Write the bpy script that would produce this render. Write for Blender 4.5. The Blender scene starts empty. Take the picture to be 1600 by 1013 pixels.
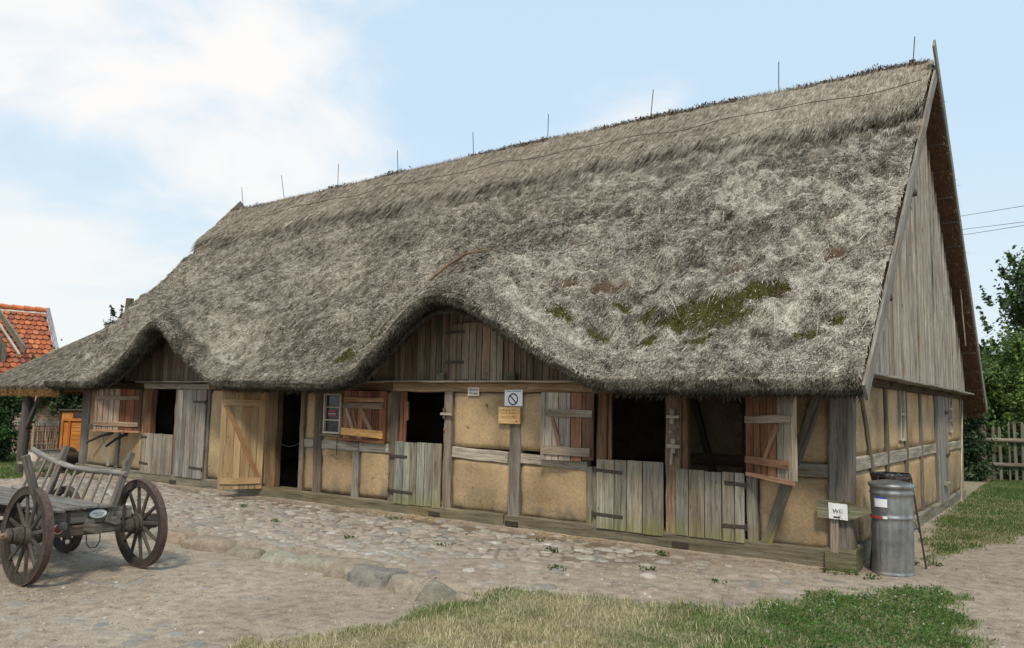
import bpy, math, random
import numpy as np
from mathutils import Vector, Matrix
random.seed(7); rng = np.random.default_rng(7)
S = bpy.context.scene; COL = S.collection

# ------------------------------------------------------------------ camera, sky, sun, exposure
CAM = Vector((2.174, -9.6108, 1.7241)); F_PX = 1255.17
RV = Vector((0.81677232, 0.57661953, 0.01982165)); UV = Vector((0.04190096, -0.09354659, 0.99473281)); FV = Vector((-0.57543661, 0.81163967, 0.10056718))
cd = bpy.data.cameras.new('camera'); cam = bpy.data.objects.new('camera', cd); COL.objects.link(cam)
cam.matrix_world = Matrix(((RV.x, UV.x, -FV.x, CAM.x), (RV.y, UV.y, -FV.y, CAM.y), (RV.z, UV.z, -FV.z, CAM.z), (0, 0, 0, 1)))
cd.sensor_width = 36; cd.lens = F_PX / 1600 * 36; cd.clip_end = 3000; cd.clip_start = .05
S.camera = cam
S.view_settings.view_transform = 'Standard'; S.view_settings.look = 'None'; S.view_settings.exposure = 0.0; S.view_settings.gamma = 1
SUN_EL, SUN_AZ = math.radians(50), math.radians(150)      # azimuth clockwise from +y
w = bpy.data.worlds.new('World'); S.world = w; w.use_nodes = True
nt = w.node_tree; N = nt.nodes; Lk = nt.links; N.clear()
def nd(t, nt_=None, **k):
    n = (nt_ or nt).nodes.new(t)
    for a, b in k.items(): setattr(n, a, b)
    return n
out = nd('ShaderNodeOutputWorld'); bg = nd('ShaderNodeBackground'); sky = nd('ShaderNodeTexSky')
sky.sky_type = 'NISHITA'; sky.sun_disc = False; sky.sun_elevation = SUN_EL; sky.sun_rotation = SUN_AZ; sky.air_density = 1.2; sky.dust_density = 1.0; sky.ozone_density = 1.0
tc = nd('ShaderNodeTexCoord'); sep = nd('ShaderNodeSeparateXYZ'); Lk.new(tc.outputs['Generated'], sep.inputs[0])
# clouds lie on a flat layer: project the view direction on it
zz = nd('ShaderNodeMath', operation='MAXIMUM'); Lk.new(sep.outputs['Z'], zz.inputs[0]); zz.inputs[1].default_value = 0.0
za = nd('ShaderNodeMath', operation='ADD'); Lk.new(zz.outputs[0], za.inputs[0]); za.inputs[1].default_value = 0.22
cz = nd('ShaderNodeCombineXYZ'); 
for k in (0, 1, 2): Lk.new(za.outputs[0], cz.inputs[k])
dv = nd('ShaderNodeVectorMath', operation='DIVIDE'); Lk.new(tc.outputs['Generated'], dv.inputs[0]); Lk.new(cz.outputs[0], dv.inputs[1])
mp = nd('ShaderNodeMapping'); Lk.new(dv.outputs[0], mp.inputs[0]); mp.inputs['Location'].default_value = (1.6, 8.2, 0); mp.inputs['Scale'].default_value = (1.0, 1.0, 1.6)
n1 = nd('ShaderNodeTexNoise'); Lk.new(mp.outputs[0], n1.inputs['Vector']); n1.inputs['Scale'].default_value = 1.5; n1.inputs['Detail'].default_value = 9; n1.inputs['Roughness'].default_value = .52; n1.inputs['Distortion'].default_value = .35
# more cloud towards the west (left) than towards the north-east (right)
dx = nd('ShaderNodeVectorMath', operation='DOT_PRODUCT'); Lk.new(tc.outputs['Generated'], dx.inputs[0]); dx.inputs[1].default_value = (-0.72, -0.30, -0.35)
bi = nd('ShaderNodeMath', operation='MULTIPLY_ADD'); Lk.new(dx.outputs['Value'], bi.inputs[0]); bi.inputs[1].default_value = 0.40; Lk.new(n1.outputs['Fac'], bi.inputs[2])
cr = nd('ShaderNodeValToRGB'); Lk.new(bi.outputs[0], cr.inputs[0]); cr.color_ramp.interpolation = 'EASE'
cr.color_ramp.elements[0].position = .50; cr.color_ramp.elements[0].color = (0, 0, 0, 1); cr.color_ramp.elements[1].position = .72; cr.color_ramp.elements[1].color = (1, 1, 1, 1)
sk = nd('ShaderNodeVectorMath', operation='SCALE'); Lk.new(sky.outputs[0], sk.inputs[0]); sk.inputs['Scale'].default_value = 0.115
hz = nd('ShaderNodeMixRGB'); hz.inputs[0].default_value = .84; Lk.new(sk.outputs[0], hz.inputs[1]); hz.inputs[2].default_value = (.66, .86, 1.03, 1)
mx = nd('ShaderNodeMixRGB'); Lk.new(cr.outputs[0], mx.inputs[0]); Lk.new(hz.outputs[0], mx.inputs[1]); mx.inputs[2].default_value = (.99, .975, .965, 1)
# pale band of haze at the horizon
hr = nd('ShaderNodeMapRange'); Lk.new(sep.outputs['Z'], hr.inputs[0]); hr.inputs[1].default_value = 0; hr.inputs[2].default_value = .32; hr.inputs[3].default_value = .8; hr.inputs[4].default_value = 0
mh = nd('ShaderNodeMixRGB'); Lk.new(hr.outputs[0], mh.inputs[0]); Lk.new(mx.outputs[0], mh.inputs[1]); mh.inputs[2].default_value = (.84, .91, .93, 1)
Lk.new(mh.outputs[0], bg.inputs[0]); bg.inputs[1].default_value = 1.0; Lk.new(bg.outputs[0], out.inputs[0])
sd = bpy.data.lights.new('sun', 'SUN'); sd.energy = 3.0; sd.angle = math.radians(9); sd.color = (1, .90, .76)
so = bpy.data.objects.new('sun', sd); COL.objects.link(so)
sv = Vector((math.sin(SUN_AZ) * math.cos(SUN_EL), math.cos(SUN_AZ) * math.cos(SUN_EL), math.sin(SUN_EL)))
so.rotation_euler = sv.to_track_quat('Z', 'Y').to_euler()

# ------------------------------------------------------------------ numpy noise
def _h(i, j, k):
    n = (i * 374761393 + j * 668265263 + k * 2147483647 + 974634777) & 0xffffffff
    n = ((n ^ (n >> 13)) * 1274126177) & 0xffffffff
    return ((n ^ (n >> 16)) & 0xffff) / 65535.0
def vnoise(x, y, z=0.0):
    x, y, z = np.broadcast_arrays(np.asarray(x, float), np.asarray(y, float), np.asarray(z, float))
    xi, yi, zi = np.floor(x).astype(np.int64), np.floor(y).astype(np.int64), np.floor(z).astype(np.int64)
    fx, fy, fz = x - xi, y - yi, z - zi
    fx, fy, fz = fx * fx * (3 - 2 * fx), fy * fy * (3 - 2 * fy), fz * fz * (3 - 2 * fz)
    r = 0
    for a in (0, 1):
        for b in (0, 1):
            for c in (0, 1):
                r = r + _h(xi + a, yi + b, zi + c) * (fx if a else 1 - fx) * (fy if b else 1 - fy) * (fz if c else 1 - fz)
    return r * 2 - 1
def fbm(x, y, z=0.0, o=4):
    r, a, f = 0, 1, 1
    for q in range(o):
        r = r + a * vnoise(np.asarray(x) * f + q * 17.3, np.asarray(y) * f + q * 5.1, np.asarray(z) * f); a *= .5; f *= 2.03
    return r / 1.9
def sst(a, b, x):
    t = np.clip((np.asarray(x, float) - a) / (b - a), 0, 1); return t * t * (3 - 2 * t)

# ------------------------------------------------------------------ materials
def mat(name):
    m = bpy.data.materials.new(name); m.use_nodes = True; t = m.node_tree; t.nodes.clear()
    o = nd('ShaderNodeOutputMaterial', t); b = nd('ShaderNodeBsdfPrincipled', t); t.links.new(b.outputs[0], o.inputs[0])
    b.inputs['Specular IOR Level'].default_value = .25; b.inputs['Roughness'].default_value = .85
    return m, t, b
def attr(t, n): a = nd('ShaderNodeAttribute', t); a.attribute_name = n; return a
def mapping(t, src, sc, loc=(0, 0, 0)):
    m = nd('ShaderNodeMapping', t); t.links.new(src, m.inputs[0]); m.inputs['Scale'].default_value = sc; m.inputs['Location'].default_value = loc; return m.outputs[0]
def noise(t, vec, sc, det=4, ro=.5, dist=0):
    n = nd('ShaderNodeTexNoise', t); t.links.new(vec, n.inputs['Vector']); n.inputs['Scale'].default_value = sc; n.inputs['Detail'].default_value = det; n.inputs['Roughness'].default_value = ro; n.inputs['Distortion'].default_value = dist
    return n.outputs['Fac']
def ramp(t, fac, stops):
    r = nd('ShaderNodeValToRGB', t); t.links.new(fac, r.inputs[0]); e = r.color_ramp.elements
    while len(e) < len(stops): e.new(.5)
    for q, (p, c) in enumerate(stops): e[q].position = p; e[q].color = (c, c, c, 1) if not isinstance(c, tuple) else c + (1,)
    return r.outputs[0]
def mul(t, a, b, f=1.0, mode='MULTIPLY'):
    m = nd('ShaderNodeMixRGB', t); m.blend_type = mode
    if isinstance(f, float): m.inputs[0].default_value = f
    else: t.links.new(f, m.inputs[0])
    for q, s in ((1, a), (2, b)):
        if isinstance(s, tuple): m.inputs[q].default_value = s + (1,)
        else: t.links.new(s, m.inputs[q])
    return m.outputs[0]
def bump(t, b, h, s=.4, d=.01):
    n = nd('ShaderNodeBump', t); t.links.new(h, n.inputs['Height']); n.inputs['Strength'].default_value = s; n.inputs['Distance'].default_value = d
    t.links.new(n.outputs[0], b.inputs['Normal']); return n
def wood(name, moss=0.0, contrast=1.0):
    m, t, b = mat(name); g = attr(t, 'g').outputs['Vector']; c = attr(t, 'col').outputs['Color']
    s1 = noise(t, mapping(t, g, (34, 34, 1.6)), 1.0, 6, .68, .5); s2 = noise(t, mapping(t, g, (120, 120, 6)), 1.0, 4, .7)
    s3 = noise(t, mapping(t, g, (5, 5, .9)), 1.0, 3, .5)
    c1 = mul(t, c, ramp(t, s1, [(.30, .22), (.44, .85), (.60, 1.25), (.8, 1.7)]), .85 * contrast)
    c1 = mul(t, c1, ramp(t, s2, [(.3, .5), (.5, 1.0), (.7, 1.45)]), .8 * contrast)
    c1 = mul(t, c1, ramp(t, s3, [(.3, (.62, .60, .58)), (.5, (1, 1, 1)), (.7, (1.25, 1.2, 1.12))]), .8 * contrast)
    wp = noise(t, mapping(t, g, (3.5, 3.5, .7)), 1.0, 4, .6, .6); c1 = mul(t, c1, mul(t, c1, (.78, .60, .44)), ramp(t, wp, [(.52, 0.0), (.68, .7)]), 'MIX')
    kn = nd('ShaderNodeTexVoronoi', t); t.links.new(mapping(t, g, (9, 9, 3.2)), kn.inputs['Vector']); kn.inputs['Scale'].default_value = 1.0
    c1 = mul(t, c1, ramp(t, kn.outputs['Distance'], [(.06, .25), (.13, 1.0)]), .75)
    if moss:
        geo = nd('ShaderNodeNewGeometry', t); sp = nd('ShaderNodeSeparateXYZ', t); t.links.new(geo.outputs['Position'], sp.inputs[0])
        z = nd('ShaderNodeMapRange', t); t.links.new(sp.outputs['Z'], z.inputs[0]); z.inputs[1].default_value = .02; z.inputs[2].default_value = .42; z.inputs[3].default_value = 1.25; z.inputs[4].default_value = 0
        mn = noise(t, geo.outputs['Position'], 7, 5, .6)
        f = nd('ShaderNodeMath', t, operation='MULTIPLY'); t.links.new(z.outputs[0], f.inputs[0]); t.links.new(ramp(t, mn, [(.3, .35), (.56, 1.0)]), f.inputs[1])
        f2 = nd('ShaderNodeMath', t, operation='MULTIPLY'); t.links.new(f.outputs[0], f2.inputs[0]); f2.inputs[1].default_value = moss; f2.use_clamp = True
        gr = mul(t, (.22, .225, .075), ramp(t, s1, [(.3, .5), (.7, 1.3)]))
        c1 = mul(t, c1, gr, f2.outputs[0], 'MIX')
    c1 = mul(t, c1, (1.0, .95, .87), .9)
    t.links.new(c1, b.inputs['Base Color']); b.inputs['Roughness'].default_value = .9
    h = nd('ShaderNodeMath', t, operation='ADD'); t.links.new(s1, h.inputs[0]); t.links.new(s2, h.inputs[1]); bump(t, b, h.outputs[0], .55, .012)
    return m
M_WOOD = wood('weathered_wood'); M_MOSSY = wood('weathered_wood_with_algae', .8); M_SILL = wood('damp_sill_timber', .12); M_SOFT = wood('sawn_wood', 0, .55)
def attr_mat(name, rough=.9, ns=40, trans=0, spec=.2, lo=.75, hi=1.25):
    m, t, b = mat(name); c = attr(t, 'col').outputs['Color']
    tcn = nd('ShaderNodeTexCoord', t); v = noise(t, tcn.outputs['Object'], ns, 3, .6)
    cc = mul(t, c, ramp(t, v, [(.3, lo), (.7, hi)])); t.links.new(cc, b.inputs['Base Color']); b.inputs['Roughness'].default_value = rough; b.inputs['Specular IOR Level'].default_value = spec
    if trans:
        o = [n for n in t.nodes if n.type == 'OUTPUT_MATERIAL'][0]; tr = nd('ShaderNodeBsdfTranslucent', t); t.links.new(cc, tr.inputs[0])
        ms = nd('ShaderNodeMixShader', t); ms.inputs[0].default_value = trans; t.links.new(b.outputs[0], ms.inputs[1]); t.links.new(tr.outputs[0], ms.inputs[2]); t.links.new(ms.outputs[0], o.inputs[0])
    return m
M_THATCH = attr_mat('old_reed_thatch', .85, 9, 0, .15, .8, 1.2)
M_LEAF = attr_mat('green_leaves', .55, 3, .28, .35)
M_GRASS = attr_mat('grass_blades', .6, 3, .25, .3)
M_STONE = None
def stone(name, ns=14, dust=((.36, .05), (.64, .75))):
    m, t, b = mat(name); c = attr(t, 'col').outputs['Color']; tcn = nd('ShaderNodeTexCoord', t).outputs['Object']
    a = noise(t, tcn, ns, 6, .65); f = noise(t, tcn, ns * 6, 3, .7)
    cc = mul(t, c, ramp(t, a, [(.28, .62), (.5, 1.0), (.72, 1.35)])); cc = mul(t, cc, ramp(t, f, [(.3, .7), (.7, 1.3)]))
    geo = nd('ShaderNodeNewGeometry', t); d = noise(t, geo.outputs['Position'], 2.6, 5, .6)
    cc = mul(t, cc, (.33, .275, .205), ramp(t, d, list(dust)), 'MIX')
    t.links.new(cc, b.inputs['Base Color']); bump(t, b, a, .5, .02); return m
M_STONE = stone('field_stone'); M_BOULDER = stone('rough_boulder', 11, ((.50, .0), (.75, .55)))
def clay():
    m, t, b = mat('clay_daub'); tcn = nd('ShaderNodeTexCoord', t).outputs['Object']; c = attr(t, 'col').outputs['Color']
    a = noise(t, tcn, 1.6, 6, .55); f = noise(t, tcn, 22, 5, .7); sp = noise(t, tcn, 110, 2, .6); p = noise(t, tcn, 9, 3, .5)
    cc = mul(t, c, ramp(t, a, [(.3, (.60, .57, .52)), (.5, (1, 1, 1)), (.7, (1.28, 1.25, 1.18))])); cc = mul(t, cc, ramp(t, f, [(.25, .72), (.5, 1.0), (.75, 1.25)]))
    cc = mul(t, cc, ramp(t, sp, [(.30, .7), (.5, 1.0), (.66, 1.0), (.74, 1.9)]), .8)
    geo = nd('ShaderNodeNewGeometry', t); s = nd('ShaderNodeSeparateXYZ', t); t.links.new(geo.outputs['Position'], s.inputs[0])
    z = nd('ShaderNodeMapRange', t); t.links.new(s.outputs['Z'], z.inputs[0]); z.inputs[1].default_value = .1; z.inputs[2].default_value = .75; z.inputs[3].default_value = 1; z.inputs[4].default_value = 0
    fm = nd('ShaderNodeMath', t, operation='MULTIPLY'); t.links.new(z.outputs[0], fm.inputs[0]); t.links.new(ramp(t, noise(t, tcn, 3.2, 5, .6), [(.42, 0.0), (.6, 1.0)]), fm.inputs[1])
    cc = mul(t, cc, (.13, .115, .085), fm.outputs[0], 'MIX')
    # cracks
    wv = nd('ShaderNodeVectorMath', t, operation='ADD'); t.links.new(tcn, wv.inputs[0])
    wn = nd('ShaderNodeTexNoise', t); t.links.new(tcn, wn.inputs['Vector']); wn.inputs['Scale'].default_value = 5; wn.inputs['Detail'].default_value = 4
    wsc = nd('ShaderNodeVectorMath', t, operation='SCALE'); t.links.new(wn.outputs['Color'], wsc.inputs[0]); wsc.inputs['Scale'].default_value = .35; t.links.new(wsc.outputs[0], wv.inputs[1])
    vo = nd('ShaderNodeTexVoronoi', t, feature='DISTANCE_TO_EDGE'); t.links.new(wv.outputs[0], vo.inputs['Vector']); vo.inputs['Scale'].default_value = 2.3
    cm = ramp(t, vo.outputs['Distance'], [(.004, 1.0), (.016, 0.0)]); gate = ramp(t, noise(t, tcn, 1.9, 2, .5), [(.56, 0.0), (.68, .8)])
    ck = nd('ShaderNodeMath', t, operation='MULTIPLY'); t.links.new(cm, ck.inputs[0]); t.links.new(gate, ck.inputs[1])
    cc = mul(t, cc, (.10, .07, .04), ck.outputs[0], 'MIX')
    pit = ramp(t, p, [(.27, 1.0), (.33, 0.0)]); cc = mul(t, cc, (.12, .085, .05), pit, 'MIX')
    t.links.new(cc, b.inputs['Base Color'])
    h = nd('ShaderNodeMath', t, operation='SUBTRACT'); t.links.new(f, h.inputs[0]); t.links.new(ck.outputs[0], h.inputs[1])
    bump(t, b, h.outputs[0], .6, .014); b.inputs['Roughness'].default_value = .95; return m
M_CLAY = clay()
def ground_mat():
    m, t, b = mat('dusty_ground'); p = nd('ShaderNodeNewGeometry', t).outputs['Position']; gm = attr(t, 'gmask').outputs['Fac']
    a = noise(t, p, .55, 6, .6); f = noise(t, p, 7, 6, .65); s = noise(t, p, 60, 3, .6)
    base = ramp(t, a, [(.3, (.245, .197, .148)), (.5, (.30, .247, .187)), (.7, (.355, .30, .23))])
    base = mul(t, base, ramp(t, f, [(.3, .60), (.5, 1.0), (.7, 1.25)])); base = mul(t, base, ramp(t, s, [(.3, .62), (.5, 1.0), (.66, 1.15), (.72, 1.8)]), .9)
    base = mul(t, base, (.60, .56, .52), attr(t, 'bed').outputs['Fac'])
    vo = nd('ShaderNodeTexVoronoi', t); t.links.new(mapping(t, p, (1, 1, .2)), vo.inputs['Vector']); vo.inputs['Scale'].default_value = 34
    peb = ramp(t, vo.outputs['Distance'], [(.12, 1.0), (.2, 0.0)]); pc = mul(t, vo.outputs['Color'], (.5, .46, .40), .65, 'MIX')
    gate = ramp(t, noise(t, p, 3, 3, .5), [(.42, 0.0), (.56, .9)]); pm = nd('ShaderNodeMath', t, operation='MULTIPLY'); t.links.new(peb, pm.inputs[0]); t.links.new(gate, pm.inputs[1])
    base = mul(t, base, mul(t, pc, (.8, .78, .74)), pm.outputs[0], 'MIX')
    soil = ramp(t, f, [(.3, (.16, .135, .075)), (.55, (.25, .215, .13)), (.75, (.33, .285, .19))])
    gg = nd('ShaderNodeMath', t, operation='MULTIPLY_ADD'); t.links.new(f, gg.inputs[0]); gg.inputs[1].default_value = .9; t.links.new(gm, gg.inputs[2])
    base = mul(t, base, soil, ramp(t, gg.outputs[0], [(.75, 0.0), (.98, 1.0)]), 'MIX')
    t.links.new(base, b.inputs['Base Color']); h = nd('ShaderNodeMath', t, operation='ADD'); t.links.new(f, h.inputs[0]); t.links.new(s, h.inputs[1]); bump(t, b, h.outputs[0], .5, .02)
    b.inputs['Roughness'].default_value = .95; return m
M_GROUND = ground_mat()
def plain(name, c, rough=.6, metal=0, ns=20, lo=.8, hi=1.2, bs=0.0, spec=.4):
    m, t, b = mat(name); o = nd('ShaderNodeTexCoord', t).outputs['Object']; n = noise(t, o, ns, 5, .6)
    t.links.new(mul(t, c, ramp(t, n, [(.3, lo), (.7, hi)])), b.inputs['Base Color']); b.inputs['Roughness'].default_value = rough; b.inputs['Metallic'].default_value = metal; b.inputs['Specular IOR Level'].default_value = spec
    if bs: bump(t, b, n, bs, .01)
    return m
M_IRON = plain('rusty_black_iron', (.06, .045, .038), .7, .3, 30, .6, 1.6, .3)
M_TYRE = plain('rusty_tyre_iron', (.095, .062, .05), .75, .2, 25, .6, 1.4, .3)
M_WHITE = plain('white_sheet', (.78, .79, .8), .5, 0, 8, .95, 1.03)
M_BLACK = plain('black_print', (.03, .035, .04), .6)
M_RED = plain('red_print', (.45, .05, .05), .6)
M_BLUE = plain('blue_print', (.04, .07, .45), .6)
M_PLASTIC = plain('black_bin_liner', (.012, .012, .014), .28, 0, 30, .7, 1.3, .9, .6)
M_BRICKW = None
def zinc():
    m, t, b = mat('galvanised_zinc'); o = nd('ShaderNodeTexCoord', t).outputs['Object']; v = noise(t, o, 5, 6, .65); st = noise(t, mapping(t, o, (14, 14, 1.2)), 1, 4, .6)
    c = mul(t, ramp(t, v, [(.3, (.17, .175, .172)), (.7, (.40, .405, .395))]), ramp(t, st, [(.3, .7), (.7, 1.25)])); t.links.new(c, b.inputs['Base Color'])
    b.inputs['Metallic'].default_value = .75; t.links.new(ramp(t, v, [(.3, .50), (.7, .30)]), b.inputs['Roughness']); bump(t, b, v, .25, .02); return m
M_ZINC = zinc()
def glass():
    m, t, b = mat('dusty_window_glass'); o = nd('ShaderNodeTexCoord', t).outputs['Object']; v = noise(t, o, 6, 4, .6)
    t.links.new(ramp(t, v, [(.3, (.012, .014, .016)), (.7, (.05, .055, .06))]), b.inputs['Base Color']); b.inputs['Roughness'].default_value = .12; b.inputs['Specular IOR Level'].default_value = .5; return m
M_GLASS = glass()
def brick():
    m, t, b = mat('old_brick'); o = nd('ShaderNodeTexCoord', t).outputs['Object']; sp = nd('ShaderNodeSeparateXYZ', t); t.links.new(o, sp.inputs[0])
    cx = nd('ShaderNodeCombineXYZ', t); t.links.new(sp.outputs['X'], cx.inputs[0]); t.links.new(sp.outputs['Z'], cx.inputs[1])
    br = nd('ShaderNodeTexBrick', t); t.links.new(cx.outputs[0], br.inputs['Vector']); br.inputs['Scale'].default_value = 1; br.inputs['Brick Width'].default_value = .27; br.inputs['Row Height'].default_value = .11; br.inputs['Mortar Size'].default_value = .018
    br.inputs['Color1'].default_value = (.50, .25, .16, 1); br.inputs['Color2'].default_value = (.58, .35, .25, 1); br.inputs['Mortar'].default_value = (.58, .52, .43, 1)
    n = noise(t, o, 6, 5, .6); t.links.new(mul(t, br.outputs['Color'], ramp(t, n, [(.3, .75), (.7, 1.25)])), b.inputs['Base Color']); return m
M_BRICK = brick()
M_TILE = attr_mat('clay_roof_tiles', .8, 6, 0, .3, .8, 1.2)

# ------------------------------------------------------------------ mesh building
def link(name, me, m, parent=None):
    if m is not None:
        for q in (m if isinstance(m, (list, tuple)) else [m]): me.materials.append(q)
    o = bpy.data.objects.new(name, me); COL.objects.link(o)
    if parent is not None:
        o.parent = parent; o.matrix_parent_inverse = Matrix.Translation(-parent_world(parent))
    return o
def parent_world(p):
    v = Vector(p.location)
    if p.parent: v += Vector(p.parent['_w']) * 0
    return v if not p.parent else Vector((0, 0, 0)) + Vector(p.get('_wl', (0, 0, 0)))
def npmesh(name, verts, tris_or_quads, n, col=None, g=None, smooth=False, extra=None):
    me = bpy.data.meshes.new(name); verts = np.asarray(verts, np.float32); fc = np.asarray(tris_or_quads, np.int32)
    me.vertices.add(len(verts)); me.vertices.foreach_set('co', verts.ravel()); me.loops.add(fc.size); me.loops.foreach_set('vertex_index', fc.ravel())
    me.polygons.add(len(fc)); me.polygons.foreach_set('loop_start', np.arange(0, fc.size, n, dtype=np.int32)); me.polygons.foreach_set('loop_total', np.full(len(fc), n, np.int32))
    if smooth: me.polygons.foreach_set('use_smooth', np.ones(len(fc), bool))
    me.update(calc_edges=True)
    addattr(me, col, g, extra); return me
def addattr(me, col=None, g=None, extra=None):
    if col is not None:
        a = me.attributes.new('col', 'FLOAT_COLOR', 'POINT'); c = np.ones((len(me.vertices), 4), np.float32); c[:, :3] = col; a.data.foreach_set('color', c.ravel())
    if g is not None:
        a = me.attributes.new('g', 'FLOAT_VECTOR', 'POINT'); a.data.foreach_set('vector', np.asarray(g, np.float32).ravel())
    for k, v in (extra or {}).items():
        a = me.attributes.new(k, 'FLOAT', 'POINT'); a.data.foreach_set('value', np.asarray(v, np.float32).ravel())
class MB:
    def __init__(s): s.v = []; s.f = []; s.c = []; s.g = []; s.sm = []
    def add(s, vs, fs, col, g=None, smooth=False):
        o = len(s.v); s.v += [tuple(p) for p in vs]; s.f += [tuple(i + o for i in f) for f in fs]; s.c += [col] * len(vs)
        s.g += [tuple(q) for q in (g if g is not None else vs)]; s.sm += [smooth] * len(fs)
    def beam(s, a, b, w, t, up=(0, 0, 1), col=(.2, .2, .2), jit=.004, ch=.12, n=None, taper=1.0, grain=True):
        """bar from a to b, width w along the side axis, thickness t along 'up'"""
        a, b, up = Vector(a), Vector(b), Vector(up); d = b - a; L = d.length
        if L < 1e-6: return
        d.normalize(); sd_ = d.cross(up)
        if sd_.length < 1e-4: sd_ = d.cross(Vector((1, 0, 0)))
        sd_.normalize(); u2 = sd_.cross(d); n = n or max(1, min(14, int(L / .22)))
        c = min(w, t) * ch; off = Vector((random.uniform(-50, 50), random.uniform(-50, 50), random.uniform(-50, 50)))
        prof = [(-w / 2 + c, -t / 2), (w / 2 - c, -t / 2), (w / 2, -t / 2 + c), (w / 2, t / 2 - c), (w / 2 - c, t / 2), (-w / 2 + c, t / 2), (-w / 2, t / 2 - c), (-w / 2, -t / 2 + c)]
        vs, gs = [], []
        for k in range(n + 1):
            q = k / n; sc = 1 + (taper - 1) * q; p = a + d * L * q; j1, j2 = random.uniform(-jit, jit), random.uniform(-jit, jit); js = 1 + random.uniform(-jit, jit) / max(w, .02)
            if k in (0, n): j1 = j2 = 0
            for x, y in prof:
                vs.append(p + sd_ * (x * sc * js + j1) + u2 * (y * sc + j2)); gs.append(Vector((x, y, L * q)) + off)
        fs = [tuple(range(7, -1, -1)), tuple(n * 8 + i for i in range(8))]
        for k in range(n):
            for i in range(8): j = (i + 1) % 8; fs.append((k * 8 + i, k * 8 + j, k * 8 + 8 + j, k * 8 + 8 + i))
        s.add(vs, fs, col, gs)
    def box(s, lo, hi, col=(.2, .2, .2), jit=0.0, ax=None):
        lo, hi = Vector(lo), Vector(hi); d = hi - lo; k = ax if ax is not None else max(range(3), key=lambda i: d[i]); c = (lo + hi) / 2
        a = c.copy(); b = c.copy(); a[k] = lo[k]; b[k] = hi[k]; o = [i for i in range(3) if i != k]
        up = Vector((0, 0, 0)); up[o[1]] = 1
        s.beam(a, b, d[o[0]], d[o[1]], up, col, jit)
    def tube(s, pts, r, col=(.2, .2, .2), seg=8, cap=True, smooth=True):
        pts = [Vector(p) for p in pts]; n = len(pts); rs = r if isinstance(r, (list, tuple)) else [r] * n; vs, gs = [], []; L = 0
        off = Vector((random.uniform(-50, 50), random.uniform(-50, 50), random.uniform(-50, 50))); ref = None
        for i, p in enumerate(pts):
            d = (pts[min(i + 1, n - 1)] - pts[max(i - 1, 0)]).normalized()
            if ref is None: ref = Vector((0, 0, 1)) if abs(d.z) < .9 else Vector((1, 0, 0))
            x = d.cross(ref).normalized(); y = x.cross(d); ref = y
            if i: L += (p - pts[i - 1]).length
            for k in range(seg):
                a = 2 * math.pi * k / seg; vs.append(p + (x * math.cos(a) + y * math.sin(a)) * rs[i]); gs.append(Vector((math.cos(a) * rs[i], math.sin(a) * rs[i], L)) + off)
        fs = [(i * seg + k, i * seg + (k + 1) % seg, (i + 1) * seg + (k + 1) % seg, (i + 1) * seg + k) for i in range(n - 1) for k in range(seg)]
        s.add(vs, fs, col, gs, smooth)
        if cap:
            s.add(vs[:seg], [tuple(range(seg - 1, -1, -1))], col, gs[:seg]); s.add(vs[-seg:], [tuple(range(seg))], col, gs[-seg:])
    def lathe(s, c, axis, prof, col=(.2, .2, .2), seg=32, smooth=True, flute=None):
        c, axis = Vector(c), Vector(axis).normalized(); ref = Vector((0, 0, 1)) if abs(axis.z) < .9 else Vector((1, 0, 0)); x = axis.cross(ref).normalized(); y = axis.cross(x)
        vs = []
        for (h, r) in prof:
            for k in range(seg):
                a = 2 * math.pi * k / seg; rr = r + (flute(h, a) if flute else 0); vs.append(c + axis * h + (x * math.cos(a) + y * math.sin(a)) * rr)
        fs = [(i * seg + k, i * seg + (k + 1) % seg, (i + 1) * seg + (k + 1) % seg, (i + 1) * seg + k) for i in range(len(prof) - 1) for k in range(seg)]
        s.add(vs, fs, col, None, smooth)
    def quad(s, p, col, g=None): s.add(p, [tuple(range(len(p)))], col, g)
    def build(s, name, m, parent=None):
        me = bpy.data.meshes.new(name); me.from_pydata(s.v, [], s.f); addattr(me, np.array(s.c, np.float32), np.array(s.g, np.float32))
        me.polygons.foreach_set('use_smooth', np.array(s.sm, bool)); me.update(); return link(name, me, m, parent)
def thing(name, label, cat, loc=(0, 0, 0), group=None):
    o = bpy.data.objects.new(name, None); COL.objects.link(o); o.location = loc; o.empty_display_size = .3; o['_w'] = 0
    o['label'] = label; o['category'] = cat
    if group: o['group'] = group
    return o
def tag(o, label, cat, group=None):
    o['label'] = label; o['category'] = cat
    if group: o['group'] = group
    return o
def parent_world(p):              # every part mesh is written in world coordinates
    return Vector(p.location) if p.type == 'EMPTY' else Vector((0, 0, 0)) if not p.parent else parent_world(p.parent) * 0
def link(name, me, m, parent=None):
    for q in (m if isinstance(m, (list, tuple)) else [m]): me.materials.append(q)
    o = bpy.data.objects.new(name, me); COL.objects.link(o)
    if parent is not None:
        o.parent = parent
        if parent.type == 'EMPTY': o.location = -Vector(parent.location)     # parts of an Empty: undo its offset; sub-parts inherit
    return o
def tone(c, v=.12): k = 1 + random.uniform(-v, v); h = random.uniform(-v, v) * .25; return (c[0] * k * (1 + h), c[1] * k, c[2] * k * (1 - h))
def mixc(a, b, f): return tuple(a[i] * (1 - f) + b[i] * f for i in range(3))
GREY = (.25, .224, .182); LGREY = (.37, .345, .30); DGREY = (.12, .115, .10); BROWN = (.155, .105, .065); DBROWN = (.07, .05, .035); RUST = (.26, .095, .04); TAN = (.50, .335, .165)
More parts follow.
